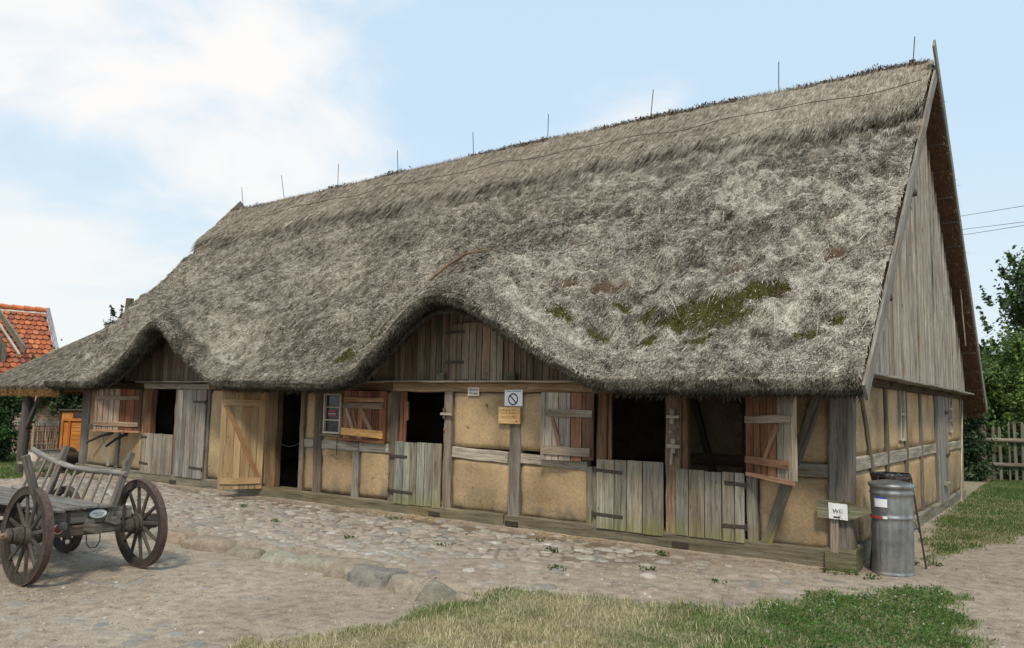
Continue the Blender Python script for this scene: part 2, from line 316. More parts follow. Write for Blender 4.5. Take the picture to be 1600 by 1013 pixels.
def planks(mb, O, U, V, Nn, u0, u1, v0, v1, col, wd=.14, th=.028, jb=.01, jt=.008, gap=.013, var=.25, colf=None, off=0.0):
    """vertical boards laid side by side in the plane through O spanned by U (width) and V (height), facing Nn"""
    O, U, V, Nn = Vector(O), Vector(U), Vector(V), Vector(Nn); u = u0; k = 0
    f0 = v0 if callable(v0) else (lambda q: v0); f1 = v1 if callable(v1) else (lambda q: v1)
    while u < u1 - .01:
        ww = wd * random.uniform(.75, 1.3)
        if u1 - (u + ww) < wd * .5: ww = u1 - u
        c = u + ww / 2; a, b = f0(c) + random.uniform(-jb, jb), f1(c) + random.uniform(-jt, jt)
        if b - a > .03:
            cc = tone(colf(c) if colf else col, var); o = off + random.uniform(-.003, .003)
            mb.beam(O + U * c + V * a + Nn * o, O + U * c + V * b + Nn * o, th, ww - gap, U, cc, .0012, .1)
        u += ww; k += 1

# ------------------------------------------------------------------ ground
KX = np.array([-30, -13, -11.7, -8.3, -7.4, -6.1, -5.5, -4.9, -4.1, -3.5, -2.9, 40.]); KY = np.array([-1.9, -1.9, -2.25, -3.25, -3.2, -3.25, -3.1, -3.0, -3.15, -3.3, -3.45, -3.6])
def kerb_y(x): return np.interp(x, KX, KY)
def gh(x, y):
    x = np.asarray(x, float); y = np.asarray(y, float)
    drop = .125 * sst(-1.6, -3.1, x) * sst(.12, -.10, y - kerb_y(x)) * sst(-17.5, -13, x)
    far = -.15 * sst(-15.5, -18, x)
    und = .018 * fbm(x * .5, y * .5) + .006 * fbm(x * 2.2, y * 2.2)
    inside = (x > -16.8) & (x < .05) & (y > -.02) & (y < 10.4)
    return np.where(inside, .03, -.02 - drop + far + und - .035 * sst(-.8, -2.5, y) * sst(-3.2, -1.5, x))
POLY = [(-3.6, -7.0), (-3.27, -6.19), (-3.1, -5.4), (-2.75, -4.55), (-2.72, -3.75), (-2.12, -3.0), (-1.25, -2.68), (-.26, -2.08), (.11, -1.3), (.97, -.2), (1.25, -1.2), (1.42, -2.35), (1.6, -4), (2, -7)]
def inpoly(x, y, P):
    r = np.zeros(np.shape(x), bool); n = len(P)
    for i in range(n):
        (x1, y1), (x2, y2) = P[i], P[(i + 1) % n]
        c = ((y1 > y) != (y2 > y)) & (x < (x2 - x1) * (y - y1) / (y2 - y1 + 1e-12) + x1); r ^= c
    return r
def polydist(x, y, P):
    d = np.full(np.shape(x), 1e9); n = len(P)
    for i in range(n):
        (x1, y1), (x2, y2) = P[i], P[(i + 1) % n]; L = (x2 - x1) ** 2 + (y2 - y1) ** 2
        t = np.clip(((x - x1) * (x2 - x1) + (y - y1) * (y2 - y1)) / L, 0, 1); d = np.minimum(d, np.hypot(x - x1 - t * (x2 - x1), y - y1 - t * (y2 - y1)))
    return d
LAWN = [(.55, 1.3), (.85, 2.2), (1.45, 4.5), (2.6, 8), (4.5, 12), (60, 30), (60, 200), (-40, 200), (-17, 60), (-16.9, 10.4), (-.05, 10.4), (.1, 8), (.15, 5), (.3, 3)]
LAWNL = [(-17.6, -.6), (-17.9, -3), (-22, -8), (-120, -30), (-120, 120), (-17.2, 60), (-17.0, 2), (-17.4, 1.2)]
def gmask(x, y):
    m = np.zeros(np.shape(x))
    for P in (POLY, LAWN, LAWNL):
        s = np.where(inpoly(x, y, P), 1, -1) * polydist(x, y, P); m = np.maximum(m, sst(-.16, .2, s + .24 * fbm(x * 3.1, y * 3.1) + .12 * fbm(x * 9, y * 9)))
    # bare earth at the front of the near patch
    bare = sst(.2, .55, fbm(x * 1.0 + 3.3, y * 1.0)) * sst(-1.6, -2.3, x) * sst(-4.6, -5.0, y); bare2 = sst(-4.75, -5.05, y + .3 * (x + 2)) * sst(-2.1, -1.8, x) * sst(-1.1, -1.5, x)
    return m * (1 - .85 * np.maximum(bare, bare2))
def axis(fine0, fine1, st, lo, hi):
    a = list(np.arange(fine0, fine1, st)); s = st; v = a[-1]
    while v < hi: s *= 1.13; v += s; a.append(v)
    s = st; v = fine0; b = []
    while v > lo: s *= 1.13; v -= s; b.append(v)
    return np.array(b[::-1] + a)
gx = axis(-13, 2.6, .05, -900, 900); gy = axis(-7.2, 1.5, .05, -500, 1200)
X, Y = np.meshgrid(gx, gy); Z = gh(X, Y) + .004 * fbm(X * 9, Y * 9)
nx, ny = len(gx), len(gy); ii = np.arange(nx * ny).reshape(ny, nx)
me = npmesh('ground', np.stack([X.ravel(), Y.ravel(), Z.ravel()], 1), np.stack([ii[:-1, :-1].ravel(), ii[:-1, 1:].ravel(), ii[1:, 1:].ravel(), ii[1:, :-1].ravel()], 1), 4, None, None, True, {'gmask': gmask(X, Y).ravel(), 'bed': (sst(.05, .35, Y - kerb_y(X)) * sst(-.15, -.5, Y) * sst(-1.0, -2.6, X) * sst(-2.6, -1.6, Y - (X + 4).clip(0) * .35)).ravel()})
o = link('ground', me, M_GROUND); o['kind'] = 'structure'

# cobbles: flattened domes set into the earth
def stones(pts, rad, asp, rot, hgt, cols, name):
    n = len(pts); K = 12; rings = [(1.02, -.35), (.97, .2), (.80, .72), (.45, .96)]
    ang = np.linspace(0, 2 * np.pi, K, endpoint=False); V = []; 
    irr = 1 + .20 * rng.uniform(-1, 1, (n, K)); irr = (irr + np.roll(irr, 1, 1) + np.roll(irr, -1, 1) * .5) / 2.5
    tl = np.minimum(.10, hgt / rad * .25); tx, ty = tl * rng.uniform(-1, 1, n), tl * rng.uniform(-1, 1, n)
    for r, z in rings:
        lx = np.cos(ang)[None] * irr * r * rad[:, None] * asp[:, None]; ly = np.sin(ang)[None] * irr * r * rad[:, None]
        wx = lx * np.cos(rot)[:, None] - ly * np.sin(rot)[:, None]; wy = lx * np.sin(rot)[:, None] + ly * np.cos(rot)[:, None]
        zz_ = z * hgt[:, None] * (1 + .25 * rng.uniform(-1, 1, (n, K))) + wx * tx[:, None] + wy * ty[:, None]
        V.append(np.stack([pts[:, 0:1] + wx, pts[:, 1:2] + wy, pts[:, 2:3] + zz_], 2))
    V.append(np.stack([pts[:, 0], pts[:, 1], pts[:, 2] + hgt], 1)[:, None])
    V = np.concatenate(V, 1); nv = V.shape[1]; F = []
    for r in range(3):
        for k in range(K): F += [(r * K + k, r * K + (k + 1) % K, (r + 1) * K + (k + 1) % K), (r * K + k, (r + 1) * K + (k + 1) % K, (r + 1) * K + k)]
    for k in range(K): F.append((3 * K + k, 3 * K + (k + 1) % K, 4 * K))
    F = np.array(F)[None] + (np.arange(n) * nv)[:, None, None]
    me = npmesh(name, V.reshape(-1, 3), F.reshape(-1, 3), 3, np.repeat(cols, nv, 0), None, True); o = link(name, me, M_STONE); o['kind'] = 'structure'; return o
SC = np.array([(.29, .275, .25), (.33, .30, .26), (.33, .265, .23), (.25, .25, .235), (.38, .355, .31), (.31, .28, .235), (.35, .29, .26), (.46, .44, .40)])
def scatter(x0, x1, y0, y1, st, ok):
    a = []
    for j, y in enumerate(np.arange(y0, y1, st)):
        for x in np.arange(x0 + (j % 2) * st * .6, x1, st * 1.2):
            q = (x + random.uniform(-.3, .3) * st, y + random.uniform(-.27, .27) * st)
            if random.random() < ok(*q): a.append(q)
    return np.array(a)
def okc(x, y):
    ky = float(kerb_y(x)) + .14
    if y < ky or y > -.22: return 0
    p = .97 * (1 - float(sst(-.8, -.3, y)) * .85)
    if x > -4: 
        p *= 1 - .75 * float(sst(-3.4, -1.2, x)); 
        if y < -2.3 + (x + 4) * .35: p *= .35
    if x > .1 or inpoly(np.array(x), np.array(y - .15), POLY): p = 0
    return p
q = scatter(-17.2, .3, -3.5, -.15, .122, okc); n = len(q); rad = rng.uniform(.052, .090, n) * rng.choice([1, 1, 1.3, .75], n)
pz = gh(q[:, 0], q[:, 1]); ci = rng.integers(0, len(SC), n); cols = SC[ci] * rng.uniform(.6, 1.2, (n, 1))
stones(np.column_stack([q, pz - .006]), rad, rng.uniform(1.0, 1.5, n), rng.uniform(-.5, .5, n), rng.uniform(.010, .034, n), cols * .86, 'cobbled_pavement')
def oky(x, y):
    if y > float(kerb_y(x)) - .3: return 0
    if inpoly(np.array(x), np.array(y), POLY): return 0
    c = float(vnoise(x * .8 + 5, y * .8)); return .38 * (c > .15) + .05
q = scatter(-9, -2.6, -8, -3.2, .16, oky); n = len(q); rad = rng.uniform(.05, .10, n)
cols = SC[rng.integers(0, 6, n)] * rng.uniform(.85, 1.05, (n, 1)); 
stones(np.column_stack([q, gh(q[:, 0], q[:, 1]) - .005]), rad, rng.uniform(1.0, 1.6, n), rng.uniform(-.5, .5, n), rng.uniform(.006, .011, n), cols * .78, 'stones_set_in_yard')

q = []
while len(q) < 5200:
    x, y = random.uniform(-9.5, 3.4), random.uniform(-7.5, 1.4)
    if y > -.15 and x < .15: continue
    if random.random() < .35 + .65 * (float(vnoise(x * 1.1, y * 1.1, 7.0)) > 0): q.append((x, y))
q = np.array(q); n = len(q); rad = rng.uniform(.004, .011, n) * (1 + 1.3 * (rng.uniform(0, 1, n) > .93)); cols = np.array([(.34, .31, .27), (.22, .20, .17), (.42, .39, .34), (.13, .11, .09)])[rng.integers(0, 4, n)]
o = stones(np.column_stack([q, gh(q[:, 0], q[:, 1])]), rad, rng.uniform(1, 1.5, n), rng.uniform(0, 3, n), rad * .7, cols, 'gravel'); o['kind'] = 'stuff'; o['label'] = 'small pebbles strewn over the dusty yard'; o['category'] = 'gravel'

# kerb boulders
def boulder(c, size, rot, col, seed, label, flat=.6, ang=False, name='kerb_boulder'):
    if name == 'kerb_boulder': c = (c[0], c[1], c[2] - .02)
    r = np.random.default_rng(seed); nu, nv = 26, 16; V = []
    u = np.linspace(0, 2 * np.pi, nu, endpoint=False); v = np.linspace(0, np.pi, nv)
    U_, V_ = np.meshgrid(u, v); P_ = np.stack([np.sin(V_) * np.cos(U_), np.sin(V_) * np.sin(U_), np.cos(V_)], 2).reshape(-1, 3)
    sgn = np.sign(P_); P_ = sgn * np.abs(P_) ** (.62 if ang else .70); P_[:, 2] = np.minimum(P_[:, 2], .62)
    for k in range(9 if ang else 6):       # broken faces
        nn = r.normal(size=3); nn[2] = abs(nn[2]); nn /= np.linalg.norm(nn); d = r.uniform(.55, .8) if ang else r.uniform(.72, .95); e = P_ @ nn - d; P_ = P_ - np.outer(np.where(e > 0, e, 0), nn) * .95
    P_ = P_ * (1 + .09 * fbm(P_[:, 0] * 1.7 + seed, P_[:, 1] * 1.7, P_[:, 2] * 1.7) + .03 * fbm(P_[:, 0] * 7 + seed, P_[:, 1] * 7, P_[:, 2] * 7))[:, None]
    P_ = P_ * np.array(size) / 2; cs, sn = math.cos(rot), math.sin(rot); P_ = np.stack([P_[:, 0] * cs - P_[:, 1] * sn, P_[:, 0] * sn + P_[:, 1] * cs, P_[:, 2]], 1) + np.array(c)
    ii = np.arange(nu * nv).reshape(nv, nu); j = np.roll(ii, -1, 1); F = np.stack([ii[:-1].ravel(), ii[1:].ravel(), j[1:].ravel(), j[:-1].ravel()], 1)
    me = npmesh(name, P_, F, 4, np.tile(np.array(col, float) * np.array([1.12, 1.02, .88]), (len(P_), 1)), None, True); o = link(name, me, M_BOULDER); return tag(o, label, 'boulder', 'boulders edging the cobbled terrace')
GB = (.20, .20, .185)
for a in [((-12.6, -2.05, -.08), (.9, .45, .26), .1, (.25, .23, .2), 1, 'farthest kerb boulder, behind the cart far from the camera'),
          ((-11.2, -2.5, -.08), (1.0, .45, .26), -.2, (.27, .25, .22), 2, 'pale kerb boulder seen through the cart ladder'),
          ((-9.9, -2.92, -.09), (1.0, .45, .28), -.25, (.24, .22, .2), 3, 'kerb boulder seen through the spokes of the rear cart wheel'),
          ((-8.55, -3.27, -.10), (1.25, .46, .34), -.12, (.20, .21, .185), 4, 'long greenish grey boulder just right of the cart wheel'),
          ((-7.62, -3.26, -.10), (.72, .44, .32), .1, (.24, .195, .165), 5, 'pinkish boulder second along the kerb from the cart wheel'),
          ((-6.92, -3.28, -.10), (.86, .46, .34), .15, (.225, .20, .175), 6, 'brownish red boulder between the pink one and the rough grey ones'),
          ((-6.22, -3.34, -.12), (.66, .42, .30), .1, (.19, .18, .155), 7, 'small rough grey boulder with a pitted face in mid kerb'),
          ((-5.58, -3.24, -.11), (.92, .46, .28), -.1, (.25, .255, .23), 8, 'flat pale boulder with a sharp straight front edge'),
          ((-4.92, -3.20, -.11), (.74, .44, .30), .15, (.22, .215, .19), 9, 'mid grey boulder left of the two rounded ones'),
          ((-4.40, -3.26, -.10), (.76, .5, .34), .1, (.22, .20, .17), 10, 'brownish rounded boulder left of the smooth dark one'),
          ((-3.92, -3.36, -.09), (.66, .52, .36), .1, (.155, .16, .16), 11, 'smooth dark grey rounded boulder, third from the grass end'),
          ((-3.36, -3.42, -.08), (.80, .56, .34), -.2, (.23, .215, .19), 12, 'broad pale boulder with a dark undercut, second from the grass end'),
          ((-2.90, -3.58, -.08), (.46, .44, .44), .7, (.17, .17, .155), 13, 'pointed angular grey boulder at the end of the kerb beside the grass'),
          ((-2.58, -3.28, -.12), (.62, .5, .26), .2, (.21, .195, .17), 14, 'low sunken boulder behind the pointed one')]:
    boulder(*a, ang=a[4] in (8, 12, 13, 7))

# ------------------------------------------------------------------ the barn
barn = thing('thatched_barn', 'long half-timbered clay barn with a steep grey thatched roof and stable doors', 'barn', (-8.4, 0, 0))
YF, RY, RZ, EY, EZ = -.85, 5.2, 7.60, -.85, 2.12
SL = (RZ - EZ) / (RY - EY)
BX = np.array([-40, -15.0, -14.5, -14.0, -13.4, -12.95, -12.62, -12.34, -11.69, -10.73, -10.3, -7.75, -7.35, -6.92, -6.45, -6.1, -5.8, -5.5, -5.19, -4.8, -4.43, -3.68, -2.85, -2.5, 40])
BZ = np.array([0, 0, .06, .26, .62, 1.00, 1.18, 1.08, .60, .08, 0, 0, .02, .17, .54, .88, 1.10, 1.22, 1.23, 1.10, .90, .48, .05, 0, 0])
_xs = np.linspace(-20, 2, 2201); _b = np.interp(_xs, BX, BZ); _k = np.hanning(31); _k /= _k.sum(); _b = np.convolve(_b, _k, 'same')
def bumpx(x): return np.interp(x, _xs, _b)
def xleft(y): t = np.clip((np.asarray(y, float) - EY) / (RY - EY), 0, 1.05); return -16.85 - t * 2.1 + .26 * np.sin(np.pi * np.clip(t, 0, 1) ** .7)
def roofz(x, y):
    b = bumpx(x); back = 3.4; f = np.clip(1 - (np.asarray(y) - EY) / back, 0, 1); f = f * f * (3 - 2 * f) * .35 + f * .65
    z = EZ + SL * (y - EY) + b * f - .19 * sst(-7, -19, x) * np.clip((np.asarray(y, float) - EY) / 6.05, 0, 1)
    return z + .05 * np.sin(np.clip((np.asarray(y) - EY) / 6.05, 0, 1) * np.pi) - .10 * sst(RY - .5, RY, y) * 0
def clump(x, y):
    top = sst(3.6, 4.1, y + .35 * fbm(x * .9, y * .3))       # smoother newer reed along the ridge
    a = .055 * fbm(x * 1.3 + y * .5, y * 1.6) + .085 * fbm(x * 3.6 + y * 1.2, y * 3.8, 2.0) + .06 * fbm(x * 11, y * 10, 5.0)
    edge = sst(EY - .05, EY + .4, y)
    return a * edge * (1 - .72 * top) + .10 * sst(3.62, 3.80, y + .22 * fbm(x * 1.3, y * .3) + .06 * fbm(x * 9, y * 2)) + .03 * np.sin(np.asarray(y) * 5.2 + .8 * fbm(x * .8, y * .3)) * (1 - top)
# upper surface, lip and underside as one sheet
ys_top = np.concatenate([np.linspace(RY + .12, EY, 170)]); nxr = 520
tx = np.linspace(0, 1, nxr); rows = []
XR = .36
for y in ys_top:
    x = xleft(y) + (XR - xleft(y)) * tx; z = roofz(x, np.minimum(y, 2 * RY - y)); d = clump(x, y) ; rows.append(np.stack([x, np.full(nxr, y) - d * .66, z + d * .75], 1))
lip = [(-.05, -.04), (-.075, -.09), (-.05, -.13), (.02, -.165), (.14, -.155), (.3, -.08)]
for dy, dz in lip:
    x = xleft(EY) + (XR - xleft(EY)) * tx; b = bumpx(x); zz_ = roofz(x, EY) + dz + .03 * fbm(x * 3, dy * 9, 3.3) + .02 * fbm(x * 12, dy * 9, 1.3); rows.append(np.stack([x, EY + dy + .05 * fbm(x * 2.5, dz * 7, 7.0) + .03 * fbm(x * 11, dz * 9, 9.0), zz_], 1))
for q in np.linspace(.5, 6.0, 26):
    x = xleft(EY + q) + (XR - xleft(EY + q)) * tx; z = roofz(x, EY + q) - .36; rows.append(np.stack([x, np.full(nxr, EY + q), z + .02 * fbm(x * 6, q * 5)], 1))
Vr = np.concatenate(rows); nr = len(rows); ii = np.arange(nr * nxr).reshape(nr, nxr)
F = np.stack([ii[:-1, :-1].ravel(), ii[1:, :-1].ravel(), ii[1:, 1:].ravel(), ii[:-1, 1:].ravel()], 1)
def thatch_col(x, y, n=None):
    """albedo of the reed: weathered patches, lichen bleaching, moss, and painted shade of pits and hollows"""
    x = np.asarray(x, float); y = np.asarray(y, float)
    lo = np.array([.062, .055, .038]); mid = np.array([.275, .247, .20]); hi = np.array([.51, .475, .405]); br = np.array([.315, .27, .21])  # lo also paints the dark of shaded pits between tufts
    a = fbm(x * 1.1 + y * .4, y * 1.3, 1.0); c = .55 * fbm(x * 3.5, y * 4, 4.0) + .75 * fbm(x * 8, y * 9, 14.0)
    right = sst(-7, -2, x); top = sst(3.5, 4.0, y + .3 * fbm(x * .9, y * .3))
    k = .50 + (.62 + .38 * right) * (.50 * a + .60 * c + .34 * fbm(x * 9, y * 10, 2.0)) * (1 - .65 * top) + .13 * right * sst(4, 1.5, y) - .03
    if n is not None: k = k + n
    k = np.clip(k, 0, 1)[..., None]
    col = np.where(k < .5, lo + (mid - lo) * k * 2, mid + (hi - mid) * (k * 2 - 1))
    w_ = (np.clip(1 - right, 0, 1) * .45 + top * .5)[..., None]; col = col * (1 - w_) + (col * br / mid) * w_
    return col
MOSSP = [(-1.75, .02, .42, .20), (-1.35, .16, .46, .22), (-1.05, .34, .36, .16), (-2.05, -.12, .3, .12), (-1.35, -.1, .4, .16), (-3.7, -.3, .35, .10), (-3.0, -.35, .25, .08), (-2.45, .02, .2, .10), (-2.3, -.35, .2, .08), (-.35, -.3, .2, .10), (-.1, -.1, .15, .1), (-1.6, -.35, .3, .08), (-7.6, -.5, .3, .16), (-7.3, -.2, .25, .14), (-2.9, .1, .15, .07)]
def mossw(x, y):
    m = np.full(np.shape(x), -1.0)
    for cx, cy, rx, ry in MOSSP: m = np.maximum(m, 1 - np.sqrt(((x - cx - .5 * (y - cy)) / rx) ** 2 + ((y - cy) / ry) ** 2))
    return sst(-.22, .42, m + .55 * fbm(x * 6, y * 6, 3.0) + .2 * vnoise(x * 25, y * 25))
HOLES = [(-3.22, .42, .26, .26), (-3.6, .60, .26, .10), (-3.75, .20, .17, .13), (-.30, .95, .14, .13), (-1.55, .72, .12, .14), (-.8, .30, .12, .14), (-.5, 1.6, .1, .12), (-4.3, 1.3, .2, .1)]
def holew(x, y):
    m = np.full(np.shape(x), -1.0)
    for cx, cy, rx, ry in HOLES: m = np.maximum(m, 1 - np.sqrt(((x - cx - .4 * (y - cy)) / rx) ** 2 + ((y - cy) / ry) ** 2))
    return sst(0, .3, m + .25 * fbm(x * 9, y * 9))
hw = holew(Vr[:, 0], Vr[:, 1]); hw[ii[170:].ravel()] = 0; Vr[:, 2] -= .07 * hw
cR = thatch_col(Vr[:, 0], Vr[:, 1]) * .8; mw = mossw(Vr[:, 0], Vr[:, 1])[:, None]; cR = cR * (1 - mw) + np.array([.055, .05, .014]) * mw; cR = cR * (1 - hw[:, None]) + np.array([.075, .05, .03]) * hw[:, None]
cR[ii[172:].ravel()] = (.075, .06, .045); cR[ii[165:172].ravel()] = (.20, .18, .145)  # lip and underside rows painted dark for the shade under the eave
base_v, base_f, base_c = Vr, F, cR

def blades(P_, D, L_, W_, c, bend=0.0, side=None, twist=.5):
    """flat tapering straws as triangles with a kink: 5 vertices, 3 triangles"""
    n = len(P_); D = D / np.linalg.norm(D, axis=1, keepdims=True)
    if side is None: side = np.array([[0, -.67, .74]])
    s = np.cross(D, side + rng.normal(0, twist, (n, 3))); s /= np.linalg.norm(s, axis=1, keepdims=True) + 1e-9
    w2 = (W_ / 2)[:, None]; m = P_ + D * (L_ * .55)[:, None]; D2 = D + bend; D2 = D2 / np.linalg.norm(D2, axis=1, keepdims=True); t = m + D2 * (L_ * .45)[:, None]
    V = np.stack([P_ - s * w2, P_ + s * w2, m - s * w2 * .9, m + s * w2 * .9, t], 1); f = np.array([(0, 1, 3), (0, 3, 2), (2, 3, 4)])
    F_ = (f[None] + (np.arange(n) * 5)[:, None, None]).reshape(-1, 3); C_ = np.repeat(c, 5, 0) if c.ndim == 2 and len(c) == n else c
    return V.reshape(-1, 3), F_, C_
def roof_straws(n, x0, x1, y0, y1, lmin, lmax, spread, lift, wmin=.006, wmax=.012, tuft=1, cvar=.14, tvar=.20):
    nt0 = n // tuft; y = rng.uniform(y0, y1, nt0); u = rng.uniform(0, 1, nt0); xl = np.maximum(xleft(y), x0); x = xl + (min(XR, x1) - xl) * u
    dxt = spread * rng.normal(0, 1, nt0) + .30 * fbm(x * 3.1, y * 3.1, 8.0) - .06; lft = lift * (rng.uniform(-.3, 1, nt0) + 1.0 * np.clip(fbm(x * 5, y * 5, 6.0), -.4, 1)); ct = rng.normal(0, tvar, nt0)
    x, y, dxt, lft, ct = [np.repeat(q, tuft) for q in (x, y, dxt, lft, ct)]; n = len(x)
    if tuft > 1: x = np.minimum(x + rng.normal(0, .022, n), XR); y = np.maximum(y + rng.normal(0, .03, n), EY); dxt = dxt + rng.normal(0, .14, n); lft = lft + rng.normal(0, .05, n)
    e = .03; gx_ = (roofz(x + e, y) - roofz(x - e, y)) / (2 * e); gy_ = (roofz(x, y + e) - roofz(x, y - e)) / (2 * e)
    d = clump(x, y); P_ = np.stack([x, y - d * .66, roofz(x, y) + d * .75 - .07 * holew(x, y) + .004], 1)
    nn = np.stack([-gx_, -gy_, np.ones(n)], 1); nn /= np.linalg.norm(nn, axis=1, keepdims=True)
    dx_ = -.45 * np.clip(gx_, -1, 1) + dxt
    T = np.stack([dx_, -np.ones(n), -gy_ + dx_ * gx_], 1); T /= np.linalg.norm(T, axis=1, keepdims=True); D = T + nn * lft[:, None]
    L_ = rng.uniform(lmin, lmax, n); W_ = rng.uniform(wmin, wmax, n)
    c = thatch_col(x, y, rng.normal(0, cvar, n) + ct); m = mossw(x, y); keep = rng.uniform(0, 1, n) > np.maximum(m * .97, holew(x, y) * .9)
    return P_[keep], D[keep], L_[keep], W_[keep], c[keep], nn[keep]
parts = []
for a in [(330000, -99, 9, EY, 4.05, .020, .060, .42, .50, .006, .011, 5, .18, .26), (90000, -99, 9, EY, 4.1, .05, .16, .30, .16, .004, .008, 2, .16, .2), (170000, -99, 9, 3.5, RY + .05, .10, .34, .15, .05, .004, .009, 1, .17, .1), (2500, -99, 9, EY + .3, 4.2, .12, .30, .5, .18, .004, .007),
          (170000, -9, 9, EY, 3.0, .020, .055, .45, .60, .006, .012, 6, .17, .36)]:
    P_, D, L_, W_, c, nn = roof_straws(*a); parts.append(blades(P_, D, L_, W_, c, np.array([[0, 0, -.12]]), nn))
# ragged lip, straws painted darker towards its shaded underside
n = 150000; u = rng.uniform(0, 1, n); x = -16.85 + (XR + 16.85) * u; k = rng.uniform(0, 1, n) ** .85 * 1.12 - .12; b0 = roofz(x, EY); wob = .05 * fbm(x * 4, 1.0, 3.0)
P_ = np.stack([x, EY + np.interp(k, [-.12, 0, .3, .6, .85, 1], [.24, .05, -.06, -.05, .03, .16]) + wob, b0 + np.interp(k, [-.12, 0, .3, .6, .85, 1], [.235, .055, -.05, -.12, -.165, -.165]) - wob * .4], 1)
bg_ = np.gradient(bumpx(_xs), _xs); gx_ = np.interp(x, _xs, bg_)
D = np.stack([rng.normal(0, .35, n) - .4 * gx_, -.85 + .75 * k + rng.normal(0, .3, n), -.75 - .2 * k + rng.normal(0, .3, n)], 1)
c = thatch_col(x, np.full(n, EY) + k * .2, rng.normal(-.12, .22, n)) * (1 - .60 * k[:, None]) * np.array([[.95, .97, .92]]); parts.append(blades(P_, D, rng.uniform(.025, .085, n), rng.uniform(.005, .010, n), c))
n = 45000; x = -16.85 + (XR + 16.85) * rng.uniform(0, 1, n); yy_ = EY + rng.uniform(-.09, .22, n); P_ = np.stack([x, yy_, roofz(x, np.maximum(yy_, EY)) + .025 - np.clip(EY - yy_, 0, 1) * .8], 1)
gx_ = np.interp(x, _xs, bg_); D = np.stack([rng.normal(0, .45, n) - .4 * gx_, -.9 + rng.normal(0, .3, n), -.65 + rng.normal(0, .3, n)], 1); parts.append(blades(P_, D, rng.uniform(.025, .085, n), rng.uniform(.005, .011, n), thatch_col(x, yy_, rng.normal(-.04, .24, n))))
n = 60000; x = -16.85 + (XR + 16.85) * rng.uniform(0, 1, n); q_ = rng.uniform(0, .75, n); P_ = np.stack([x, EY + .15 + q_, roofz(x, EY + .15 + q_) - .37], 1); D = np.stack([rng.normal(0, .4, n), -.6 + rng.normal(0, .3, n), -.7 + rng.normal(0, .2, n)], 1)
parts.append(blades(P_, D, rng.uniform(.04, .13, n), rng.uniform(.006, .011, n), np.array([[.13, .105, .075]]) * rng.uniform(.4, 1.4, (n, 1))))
# moss tufts
n = 90000; y = rng.uniform(EY, 1.0, n); x = rng.uniform(-8.2, .3, n); m = mossw(x, y); kk = rng.uniform(0, 1, n) < m; x, y = x[kk], y[kk]; n = len(x); d = clump(x, y)
P_ = np.stack([x, y - d * .66, roofz(x, y) + d * .75 - .01], 1); c = np.array([[.060, .056, .014]]) * rng.uniform(.3, 1.5, (n, 1)) * np.array([[1, 1, 1]]); c[:, 0] *= rng.uniform(.7, 1.25, n)
parts.append(blades(P_, np.stack([rng.normal(0, .5, n), -.5 + rng.normal(0, .4, n), np.full(n, .8)], 1), rng.uniform(.012, .030, n), rng.uniform(.008, .014, n), c))
# long stray reeds
n = 130; P_, D, L_, W_, c, nn = roof_straws(n, -5, 9, EY + .7, 3.2, .3, .8, .5, .12, .004, .007); parts.append(blades(P_, D, L_, W_, c * 0 + np.array([[.52, .48, .38]]), np.array([[0, 0, -.2]]), nn))
def tri_join(name, base, parts, m, parent):
    bv, bf, bc = base; V = [bv]; C_ = [bc]; F_ = [np.concatenate([bf[:, [0, 1, 2]], bf[:, [0, 2, 3]]])] if bf.shape[1] == 4 else [bf]; o_ = len(bv)
    for v, f, c in parts: V.append(v); F_.append(f + o_); C_.append(c); o_ += len(v)
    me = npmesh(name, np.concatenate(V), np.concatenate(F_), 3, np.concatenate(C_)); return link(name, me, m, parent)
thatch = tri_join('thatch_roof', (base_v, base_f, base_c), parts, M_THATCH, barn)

# rear slope: slab with a brown underside, and its ragged verge
ny_, nx_ = 60, 60; yy = np.linspace(RY - .02, 11.25, ny_); xx = np.linspace(-18.9, .408, nx_); rows = []; ltl = .19 * sst(-7, -19, xx)
def rearz(y): return RZ - SL * (y - RY)
for y in yy: rows.append(np.stack([xx, np.full(nx_, y), rearz(y) - ltl * max(0, 1 - (y - RY) / 6) + .03 * fbm(xx * 2, y * 2)], 1))
for y in yy[::-1]: rows.append(np.stack([xx, np.full(nx_, y - .18), rearz(y) - .36 + .03 * fbm(xx * 3, y * 3)], 1))
V = np.concatenate(rows); ii = np.arange(len(V)).reshape(-1, nx_); F = np.stack([ii[:-1, :-1].ravel(), ii[:-1, 1:].ravel(), ii[1:, 1:].ravel(), ii[1:, :-1].ravel()], 1)
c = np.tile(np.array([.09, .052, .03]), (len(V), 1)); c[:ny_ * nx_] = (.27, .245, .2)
n = 9000; y = rng.uniform(5.0, 11.1, n); x = rng.uniform(.0, XR, n); P_ = np.stack([x, y - .14, rearz(y) - .33 + rng.uniform(0, .05, n)], 1)
D = np.stack([rng.normal(.15, .5, n), rng.normal(.4, .5, n), rng.normal(-.55, .3, n)], 1); cc = np.array([[.17, .09, .048]]) * rng.uniform(.3, 1.5, (n, 1))
p1 = blades(P_, D, rng.uniform(.06, .22, n), rng.uniform(.006, .012, n), cc)
n = 5000; y = rng.uniform(10.85, 11.3, n); x = rng.uniform(-.6, XR, n); P_ = np.stack([x, y, rearz(y) - rng.uniform(0, .25, n)], 1); D = np.stack([rng.normal(0, .1, n), rng.normal(.1, .15, n), -np.ones(n)], 1)
p2 = blades(P_, D, rng.uniform(.12, .34, n), rng.uniform(.006, .012, n), np.array([[.24, .13, .07]]) * rng.uniform(.4, 1.4, (n, 1)))
